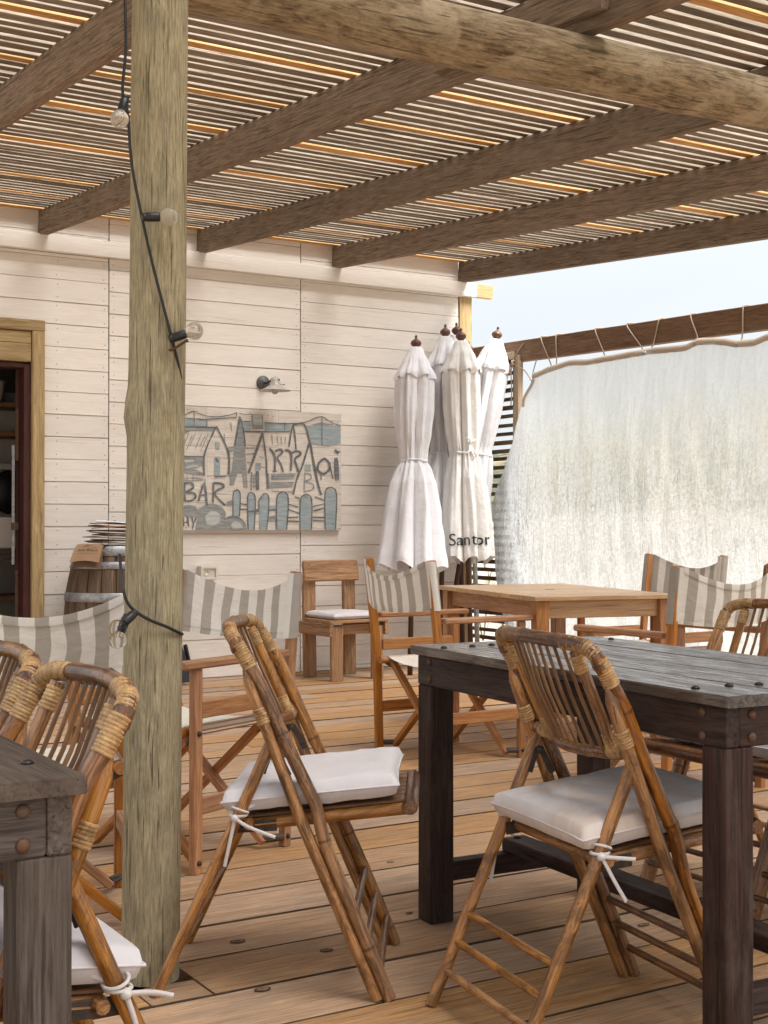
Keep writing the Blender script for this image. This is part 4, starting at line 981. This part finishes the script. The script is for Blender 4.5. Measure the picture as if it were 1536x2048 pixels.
PC = [(.0, .050), (.03, .062), (.12, .100), (.22, .134), (.26, .130), (.50, .126), (.68, .116), (.78, .104), (.845, .098), (.92, .118), (1.05, .142), (1.25, .160), (1.45, .176), (1.64, .186)]
parasol((5.158, 8.09, 0), (5.43, 8.43, 2.455), 'white closed parasol leaning furthest left, tied at the waist and flaring open below', 'umb_white', 3, PW, 1.66, tie=.87)
parasol((5.60, 8.36, 0), (5.76, 8.53, 2.575), 'white closed parasol against the boards, second from the left and half hidden', 'umb_white', 7, PW, 1.62, tie=.9)
p3, surf3, L3, ph3 = parasol((5.70, 8.10, 0), (5.745, 8.30, 2.515), 'cream closed parasol in front of the others with a bow tie and black lettering', 'umb_cream', 12, PC, 1.64, tie=.845, bow=True)
parasol((5.86, 8.44, 0), (5.885, 8.56, 2.60), 'white closed parasol directly behind the cream one, only its knob and cap showing', 'umb_white', 15, PC, 1.5, tie=.9)
parasol((5.97, 8.40, 0), (5.955, 8.50, 2.455), 'white closed parasol on a pale metal pole, right behind the cream one', 'umb_white', 18, [(a, b * .8) for a, b in PC], 1.5, tie=.9, pole='alu')
parasol((5.66, 8.42, 0), (6.075, 8.285, 2.55), 'white closed parasol furthest right, its top tilted towards the slatted screen', 'umb_white', 26, PC, 1.6, tie=.885)
# lettering wrapped on the cream parasol
tc_ = bpy.data.curves.new('lettering_curve', 'FONT'); tc_.body = 'Santor'; tc_.size = .125; tc_.resolution_u = 6
to = bpy.data.objects.new('lettering_tmp', tc_); COL.objects.link(to); bpy.context.view_layer.update()
tm = bpy.data.meshes.new_from_object(to.evaluated_get(bpy.context.evaluated_depsgraph_get())); bpy.data.objects.remove(to)
import bmesh
bmm = bmesh.new(); bmm.from_mesh(tm)
for _ in range(2): bmesh.ops.subdivide_edges(bmm, edges=[e for e in bmm.edges if e.calc_length() > .012], cuts=1)
bmesh.ops.triangulate(bmm, faces=bmm.faces[:])
wd_ = max(v.co.x for v in bmm.verts)
th0 = -PI / 2 - .40 - .98
for v in bmm.verts:
    d = 1.535 - v.co.y + .0 * v.co.x; arc = v.co.x / .19; th = th0 + arc
    r = max(surf3(0, th + e, d + e2, .9) for e in (-.03, 0, .03) for e2 in (-.01, 0, .01)) * .95 + .004
    v.co = (r * math.cos(th), r * math.sin(th), L3 - .075 - d)
lm = bpy.data.meshes.new('lettering'); bmm.to_mesh(lm); bmm.free(); lm.materials.append(M['letter'])
link('lettering', lm, p3)

# ================================================================== BARREL AND MENUS
ba = thing('wine_barrel', (3.05, 8.33, 0), 0, 'old oak wine barrel with grey steel hoops standing by the door', 'barrel')
def brad(z): return .232 + .085 * (1 - ((z - .47) / .47) ** 2)
random.seed(19); NS = 20
for k in range(NS):
    a0 = 2 * PI * k / NS + .006; a1 = 2 * PI * (k + 1) / NS - .006; P = []; G = []; off = random.random() * 30
    for i in range(15):
        z = .94 * i / 14; r = brad(z) + .0
        ang = [a0, a0 + .01, (a0 + a1) / 2, a1 - .01, a1]; rr_ = [r - .006, r, r + .002, r, r - .006]
        P.append([(q * math.cos(a), q * math.sin(a), z) for a, q in zip(ang, rr_)]); G.append([(off + z, a * .3, 0) for a in ang])
    m = MB(); m.grid([r[::-1] for r in P], [g_[::-1] for g_ in G]); m.build('stave', M['stave'], ba)
for z, h in ((.905, .062), (.815, .045), (.615, .058), (.30, .055), (.12, .045), (.035, .06)):
    m = MB(); m.lathe([(brad(z - h / 2) + .004, z - h / 2), (brad(z - h / 2) + .0065, z - h / 2 + .002), (brad(z + h / 2) + .0065, z + h / 2 - .002), (brad(z + h / 2) + .004, z + h / 2)], n=40, capb=False, capt=False)
    for e in (-.022, .022): 
        a = R(238); r = brad(z) + .006; m.lathe([(.008, 0), (.006, .004), (.001, .005)], (r * math.cos(a + e * 3), r * math.sin(a + e * 3), z), (math.cos(a), math.sin(a), 0), 8)
    m.build('hoop', M['galv'], ba)
m = MB(); m.lathe([(.228, .90), (.228, .915)], n=30); m.build('barrel_head', M['stave'], ba)
rm_ = random.Random(6); z = .948
for k in range(13):
    wx_, wy_ = .30, .215; mt = 'card'; hh = .0055; lab = None; tilt = (rm_.uniform(-.03, .03), rm_.uniform(-.02, .05))
    if k in (4, 9): mt = 'kraft'
    if k == 12: mt = 'paper'; hh = .003; wx_, wy_ = .29, .2; tilt = (.02, .09)
    m = MB(); m.beam((-wx_ / 2, 0, 0), (wx_ / 2, 0, 0), wy_, hh, (0, 0, 1), .001, n=4, bow=rm_.uniform(-.004, .010))
    lab = ['bottom', 'second', 'third', 'fourth', 'fifth', 'sixth', 'seventh', 'eighth', 'ninth', 'tenth', 'eleventh', 'twelfth', 'top'][k]
    o = m.build('menu_board', M[mat_] if (mat_ := mt) else None, None, loc=(3.045 + rm_.uniform(-.035, .03), 8.27 + rm_.uniform(-.03, .03), z + .004), rot=(tilt[0], tilt[1], rm_.uniform(-.45, .45)))
    tag(o, ('white sheet lying on top of the menu pile on the barrel' if k == 12 else ('brown paper' if mt == 'kraft' else 'dark brown card') + ' menu, %s from the bottom of the pile on the barrel' % (lab if k else 'lowest') if k else 'dark brown card menu lowest in the pile on the barrel'), 'menu', 'menus piled on the barrel')
    z += hh + rm_.uniform(.003, .0075)
    if k == 11:
        cl_ = MB(); cl_.beam((-.05, .095, .006), (.05, .095, .006), .02, .006); cl_.tube([(-.035, .10, .008), (-.035, .108, .03), (-.02, .108, .022), (-.01, .10, .008)], .003, n=6); cl_.tube([(.012, .10, .008), (.012, .108, .03), (.027, .108, .022), (.037, .10, .008)], .003, n=6); cl_.build('clip', M['galv'], o)
# folded kraft menu drooping over the rim
km = thing('folded_menu', (2.835, 8.175, .948), R(-40), 'folded kraft paper menu drooping over the barrel rim with a printed name', 'menu')
P = []; G = []
prof_ = [(.0, .11), (.002, .05), (0, 0), (-.012, -.05), (-.040, -.095), (-.075, -.135)]
for i in range(17):
    s_ = i / 16; row = []; gr_ = []
    for j in range(11):
        x = -.085 + .17 * j / 10; y = .09 - .235 * s_; z0 = -.16 * max(0, s_ - .32) ** 1.5 * 1.25 + .012 * math.sin(PI * j / 10) * s_
        row.append((x * (1 + .12 * s_), y + .06 * max(0, s_ - .35), z0)); gr_.append((x, y, 0))
    P.append(row); G.append(gr_)
m = MB(); m.grid(P, G); m.build('front_leaf', M['kraft'], km)
Q = [[(x, y + .030 * (i / 16) ** 2 + .003, z - .010 - .030 * (i / 16)) for (x, y, z) in row] for i, row in enumerate(P)]
m = MB(); m.grid([r[::-1] for r in Q]); m.build('back_leaf', M['card'], km)
def menu_text(body, size, cx, s_c, nm):
    cu_ = bpy.data.curves.new(nm + '_curve', 'FONT'); cu_.body = body; cu_.size = size; cu_.align_x = 'CENTER'; cu_.resolution_u = 3
    o = bpy.data.objects.new(nm, cu_); COL.objects.link(o); bpy.context.view_layer.update()
    me = bpy.data.meshes.new_from_object(o.evaluated_get(bpy.context.evaluated_depsgraph_get())); bpy.data.objects.remove(o)
    for v in me.vertices:
        x = cx + v.co.x; s_ = s_c - v.co.y / .235; j = (x / (1 + .12 * s_) + .085) / .017
        zz = -.16 * max(0, s_ - .32) ** 1.5 * 1.25 + .012 * math.sin(PI * j / 10) * s_; v.co = (x, .09 - .235 * s_ + .06 * max(0, s_ - .35), zz + .0016)
    me.materials.append(M['ink']); link(nm, me, km)
menu_text('Arai Beach', .031, 0, .72, 'printed_name'); menu_text('lounge', .014, .035, .58, 'printed_line')
m = MB()
def on_menu(x, s_): return (x * (1 + .12 * s_), .09 - .235 * s_ + .06 * max(0, s_ - .35), -.16 * max(0, s_ - .32) ** 1.5 * 1.25 + .012 * math.sin(PI * (x + .085) / .17) * s_ + .0018)
m.tube([on_menu(-.066, .79), on_menu(0, .79), on_menu(.066, .79)], .0007, n=4); m.tube([on_menu(-.03, .56), on_menu(-.012, .46), on_menu(0, .56)], .0012, n=4); m.tube([on_menu(-.02, .53), on_menu(.01, .50)], .0009, n=4); m.build('printed_logo', M['ink'], km)

# ================================================================== WALL LAMP, SOCKET, SIGN
wl = thing('wall_lamp', (4.285, WY - .003, 2.085), 0, 'chipped white enamel wall lamp on a dark round bracket above the sign', 'lamp')
m = MB(); m.lathe([(.052, 0), (.052, .010), (.044, .018), (.016, .024), (.010, .030)], (0, 0, 0), (0, -1, 0), 28); bp_ = m.build('backplate', M['patina'], wl)
for a in (70, 190, 310): m = MB(); m.lathe([(.005, 0), (.004, .003)], (.036 * math.cos(R(a)), -.018, .036 * math.sin(R(a))), (0, -1, 0), 8); m.build('screw', M['iron'], bp_)
m = MB(); m.tube(smooth_path([(0, -.02, -.004), (.0, -.07, -.004), (.0, -.13, .004), (0, -.165, .008)]), .0085, n=10); m.tube([(0, -.14, .006), (0, -.165, .009)], .013, n=10); m.build('arm', M['iron'], wl)
m = MB(); cz = .0; S_ = [(.024, .022), (.027, .020), (.028, -.006), (.030, -.010), (.036, -.012), (.038, -.034), (.042, -.037), (.055, -.041), (.060, -.047), (.075, -.055), (.105, -.066), (.112, -.072), (.108, -.071), (.072, -.058), (.05, -.05)]
m.lathe(S_[::-1], (0, -.19, 0), (0, 0, 1), 36); m.build('shade', M['enamel'], wl)
m = MB(); m.lathe([(.0005, -.096), (.014, -.093), (.024, -.083), (.027, -.071), (.024, -.058), (.016, -.048)], (0, -.19, 0), n=18); m.build('bulb', M['frost'], wl)
m = MB(); m.tube([(.036, -.19, -.02), (.052, -.20, -.028), (.062, -.205, -.026)], .0025, n=6); m.lathe([(.001, -.006), (.006, 0), (.001, .006)], (.064, -.205, -.026), n=8); m.lathe([(.004, 0), (.003, .008)], (0.004, -.19, .022), n=8); m.lathe([(.007, 0), (.006, .006)], (.022, -.208, .006), (.7, -.7, 0), 8); m.build('screw', M['iron'], wl)

ok_ = thing('wall_socket', (3.845, WY - .003, .737), 0, 'ivory surface mounted power socket on the white boards below the sign', 'socket')
m = MB(); m.beam((0, 0, 0), (0, -.048, 0), .135, .098, (0, 0, 1), .004); m.build('back_box', M['plastic2'], ok_)
for c, sz in (((0, -.0535, .038), (.128, .010, .018)), ((0, -.0535, -.039), (.128, .010, .016)), ((-.054, -.0535, 0), (.020, .010, .0585)), ((.056, -.0535, 0), (.016, .010, .0585))):
    m = MB(); m.box(c, sz, .001); m.build('cover_frame', M['plastic'], ok_)
m = MB(); m.lathe([(.021, 0), (.021, .004), (.018, .004), (.017, .001), (.0, .001)], (-.018, -.048, 0), (0, -1, 0), 24); m.build('outlet_ring', M['plastic'], ok_)
for x in (-.026, -.010): m = MB(); m.lathe([(.0025, 0), (.0025, .0006)], (x, -.0492, 0), (0, -1, 0), 8); m.build('pin_hole', M['black'], ok_)

sg = thing('bar_sign', (3.65, 8.645, 1.03), 0, 'hand painted grey wooden sign of huts and a picket fence reading BAR', 'sign')
random.seed(2)
for a, b in ((0, .188), (.189, .742), (.743, 1.262)):
    m = MB(); m.beam((a, .012, .43), (b, .012, .43), .020, .862, (0, 0, 1), .0015); m.build('sign_plank', M['sign_board'], sg)
D = json.loads('''{"fills":{"L":[[[-5,767],[187,769],[185,729],[-5,720]],[[452,765],[521,770],[526,712],[461,701]],[[630,765],[790,771],[844,763],[835,713],[635,709]],[[970,764],[1085,761],[1254,769],[1254,639],[1150,617],[1011,629]],[[394,278],[423,282],[437,247],[432,99],[389,102],[391,239]],[[522,268],[557,229],[548,6],[505,6],[498,232]],[[627,261],[663,228],[649,6],[590,6],[590,210]],[[777,275],[820,229],[808,6],[730,6],[730,228]],[[966,257],[1012,221],[1010,6],[919,6],[922,221]],[[1168,312],[1219,266],[1209,5],[1129,5],[1124,270]],[[244,516],[286,517],[286,385],[240,384]],[[250,620],[282,617],[280,565],[252,566]],[[561,481],[604,482],[600,430],[561,430]],[[662,175],[724,179],[724,143],[662,143]],[[957,478],[1007,479],[1007,431],[957,430]]],"M":[[[-5,719],[252,721],[235,697],[65,691],[-4,654]],[[-4,509],[164,514],[164,460],[90,427],[164,398],[165,383],[-4,395]],[[437,802],[456,764],[476,592],[501,303],[468,302],[457,404],[418,403],[391,318],[360,320],[397,590]],[[0,132],[16,174],[57,180],[102,167],[123,132],[98,98],[49,94],[8,105]],[[115,121],[148,159],[207,183],[274,176],[316,145],[329,106],[316,60],[325,7],[99,7],[115,75]],[[312,75],[359,95],[419,95],[466,68],[483,7],[333,7]],[[348,588],[397,594],[401,559],[350,550]],[[528,826],[617,827],[622,723],[532,720]],[[684,393],[875,400],[866,372],[684,361]],[[679,345],[866,352],[857,316],[679,301]],[[1002,769],[1094,791],[1205,777],[1094,763]],[[662,99],[715,108],[724,68],[662,68]],[[333,199],[384,215],[384,176],[337,172]]],"W":[[[173,98],[215,140],[257,133],[291,106],[282,60],[240,36],[182,44]],[[367,44],[401,64],[444,52],[462,21],[384,13]],[[540,821],[608,824],[613,754],[542,752]],[[15,487],[81,492],[90,477],[24,468]],[[24,445],[115,455],[123,443],[32,430]]]},"lines":{"D":[[9,[[-5,776],[89,774],[187,775],[409,797]]],[7,[[-5,782],[48,813],[89,826],[156,802],[248,794],[341,808],[413,829]]],[6,[[89,826],[89,726]]],[7,[[185,765],[185,729]]],[6,[[413,836],[412,801]]],[5,[[431,827],[478,821],[526,826]]],[10,[[-5,717],[252,721]]],[13,[[252,723],[168,537],[165,383]]],[13,[[256,729],[350,546],[346,394]]],[7,[[-4,513],[164,515]]],[12,[[244,375],[329,382]]],[15,[[252,504],[269,478]]],[15,[[437,806],[397,594]]],[12,[[442,795],[469,686],[478,592]]],[19,[[617,695],[504,405]]],[12,[[617,691],[644,518],[648,424],[657,297]]],[10,[[465,700],[617,703],[835,713]]],[7,[[452,770],[521,773]]],[7,[[630,769],[821,770],[957,784],[1048,820],[1103,830],[1168,796],[1254,771]]],[7,[[793,777],[791,721]]],[7,[[1097,822],[1099,623]]],[6,[[478,583],[556,585]]],[16,[[670,586],[697,559],[714,520],[713,425]]],[16,[[714,568],[759,581],[772,557],[732,521],[763,474],[779,420]]],[9,[[695,423],[728,424]]],[16,[[794,578],[830,571],[848,524],[841,428]]],[16,[[848,556],[893,573],[925,554],[875,516],[893,461],[904,421]]],[13,[[826,603],[857,756],[875,684],[884,581]]],[15,[[857,760],[952,768],[998,632]]],[16,[[993,636],[939,478],[889,364],[862,260]]],[18,[[1002,632],[1039,448],[1076,303],[1094,259]]],[18,[[1117,527],[1071,489],[1065,440],[1113,413],[1159,450],[1154,499],[1117,527]]],[11,[[1164,499],[1173,443],[1192,378]]],[6,[[1090,417],[1090,368]]],[37,[[1215,533],[1226,370]]],[22,[[1205,590],[1234,570]]],[9,[[1248,583],[1224,562]]],[16,[[16,330],[20,212]]],[15,[[3,322],[65,331],[82,297],[28,265],[90,259],[98,228],[57,205],[4,208]]],[15,[[123,205],[165,329],[186,175]]],[11,[[136,244],[180,252]]],[15,[[236,334],[232,195]]],[15,[[236,334],[299,327],[312,304],[244,260],[325,176]]],[7,[[394,278],[384,239],[384,102]]],[10,[[394,278],[423,285],[442,243],[434,99]]],[9,[[522,270],[498,232],[503,6]]],[9,[[524,270],[558,231],[550,6]]],[10,[[627,264],[587,210],[587,154],[557,150]]],[9,[[628,264],[667,229],[650,6]]],[10,[[777,279],[730,231],[728,6]]],[10,[[779,279],[822,231],[809,6]]],[10,[[966,261],[922,221],[917,6]]],[10,[[968,261],[1013,222],[1011,6]]],[10,[[1168,316],[1124,271],[1127,5]]],[9,[[1170,317],[1221,268],[1211,5]]],[10,[[440,189],[492,181]]],[9,[[443,150],[500,150]]],[9,[[662,143],[724,151]]],[16,[[505,134],[587,139]]],[10,[[822,188],[903,168]]],[9,[[822,152],[916,120]]],[9,[[1021,173],[1117,194]]],[12,[[1025,141],[1113,162]]],[10,[[808,92],[903,96]]],[10,[[813,68],[907,64]]],[10,[[1021,97],[1122,93]]],[10,[[1023,72],[1122,69]]],[10,[[8,97],[12,29]]],[10,[[41,97],[49,29]]],[7,[[12,59],[45,55]]],[10,[[74,98],[86,52],[107,98]]],[9,[[86,52],[78,13]]],[7,[[312,75],[367,99],[436,87],[479,44],[483,7]]],[28,[[574,422],[576,288]]],[13,[[0,196],[0,204]]]],"M":[[10,[[115,136],[173,175],[240,183],[299,160],[329,114]]],[7,[[-4,357],[82,366],[156,359]]],[7,[[-4,345],[73,344],[156,352]]],[7,[[36,380],[40,346]]],[7,[[81,385],[83,347]]],[7,[[169,360],[173,329]]],[13,[[530,413],[526,287]]],[7,[[548,394],[548,296]]],[7,[[532,390],[561,390]]],[7,[[532,366],[561,367]]],[7,[[532,343],[561,343]]],[7,[[532,311],[561,312]]],[7,[[487,538],[556,548]]],[7,[[491,483],[548,480]]],[7,[[591,454],[635,447]]],[7,[[591,525],[626,518]]],[12,[[662,408],[670,297]]],[9,[[679,400],[884,408]]],[7,[[688,282],[866,276]]],[10,[[957,422],[952,285]]],[10,[[957,414],[1002,407],[1007,375],[961,354],[1025,335],[1021,298],[952,281]]],[6,[[688,686],[697,615]]],[6,[[732,680],[737,624]]],[7,[[763,673],[768,617]]],[7,[[799,674],[794,626]]],[5,[[48,671],[15,594]]],[5,[[98,677],[56,580]]],[5,[[147,679],[98,566]]],[5,[[198,680],[139,551]]],[5,[[23,632],[7,578]]],[5,[[172,660],[131,582]]],[5,[[73,657],[32,556]]],[7,[[556,815],[552,752]]],[7,[[591,817],[595,746]]],[12,[[1039,246],[1113,222]]],[12,[[875,244],[921,229]]],[7,[[505,115],[587,119]]],[8,[[316,681],[324,627]]],[8,[[366,760],[375,698]]],[7,[[358,542],[363,355]]]]}}''')
LV = {'L': 0, 'M': 1, 'W': 2, 'D': 3}
rsn = random.Random(1)
for key in ('L', 'M', 'W', 'D'):
    m = MB(); q = 0
    for poly in D['fills'].get(key, []):
        q += 1; y = -.0006 - .0007 * LV[key] - .00005 * q; P_ = [(a / 1000 - 0, y, b / 1000) for a, b in poly]
        P_ = [(min(max(x, .002), 1.257), yy, min(max(z, .003), .855)) for x, yy, z in P_]
        # orient to the viewer
        A_ = sum(P_[i][0] * P_[(i + 1) % len(P_)][2] - P_[(i + 1) % len(P_)][0] * P_[i][2] for i in range(len(P_)))
        if A_ < 0: P_ = P_[::-1]
        m._add(P_, [(p[0], p[2], 0) for p in P_], [tuple(range(len(P_)))])
    for wmm, line in D['lines'].get(key, []):
        q += 1; y = -.0008 - .0007 * LV[key] - .00005 * (q % 14) - (.0 if key != 'M' else .0002)
        pts = smooth_path([(a / 1000, 0, b / 1000) for a, b in line], 4) if len(line) > 2 else [Vector((line[0][0] / 1000, 0, line[0][1] / 1000)).lerp(Vector((line[1][0] / 1000, 0, line[1][1] / 1000)), i / 5) for i in range(6)]
        P_ = []
        for i, p in enumerate(pts):
            t = (pts[min(i + 1, len(pts) - 1)] - pts[max(i - 1, 0)]).normalized(); nn = Vector((-t.z, 0, t.x)); w2 = wmm / 2000 * rsn.uniform(.72, 1.12)
            lo = p + nn * w2; hi = p - nn * w2
            P_.append([(min(max(v.x, .001), 1.258), y, min(max(v.z, .001), .857)) for v in (lo, hi)])
        m.grid(P_, [[(a[0], a[2], 0) for a in r] for r in P_], smooth=False)
    m.build('painted_marks', M['sign_' + key], sg, kind='stuff')
for x, z in ((.04, .835), (.66, .82), (.70, .815), (1.18, .80), (1.23, .79), (1.19, .05), (1.245, .012), (.03, .02), (.66, .40), (.70, .39), (.13, .40)):
    m = MB(); m.lathe([(.004, 0), (.003, .002)], (x, -.0035, z), (0, -1, 0), 8); m.build('rusty_nail', M['nail'], sg)

# black dustpan by the wall behind the post
dp = thing('dustpan', (3.545, 8.36, 0), R(20), 'black dustpan leaning on the white wall, half hidden behind the green post', 'dustpan')
m = MB(); m.beam((0, 0, .02), (0, .10, .30), .19, .022, (0, -1, .3), .006, n=2, taper=.55); m.beam((.07, -.02, .004), (.085, .08, .26), .018, .03, (0, -1, .3)); m.build('pan', M['black'], dp)
m = MB(); m.tube([(0, .10, .29), (0, .16, .52), (0, .22, .76)], .011, n=8); m.build('handle', M['black'], dp)
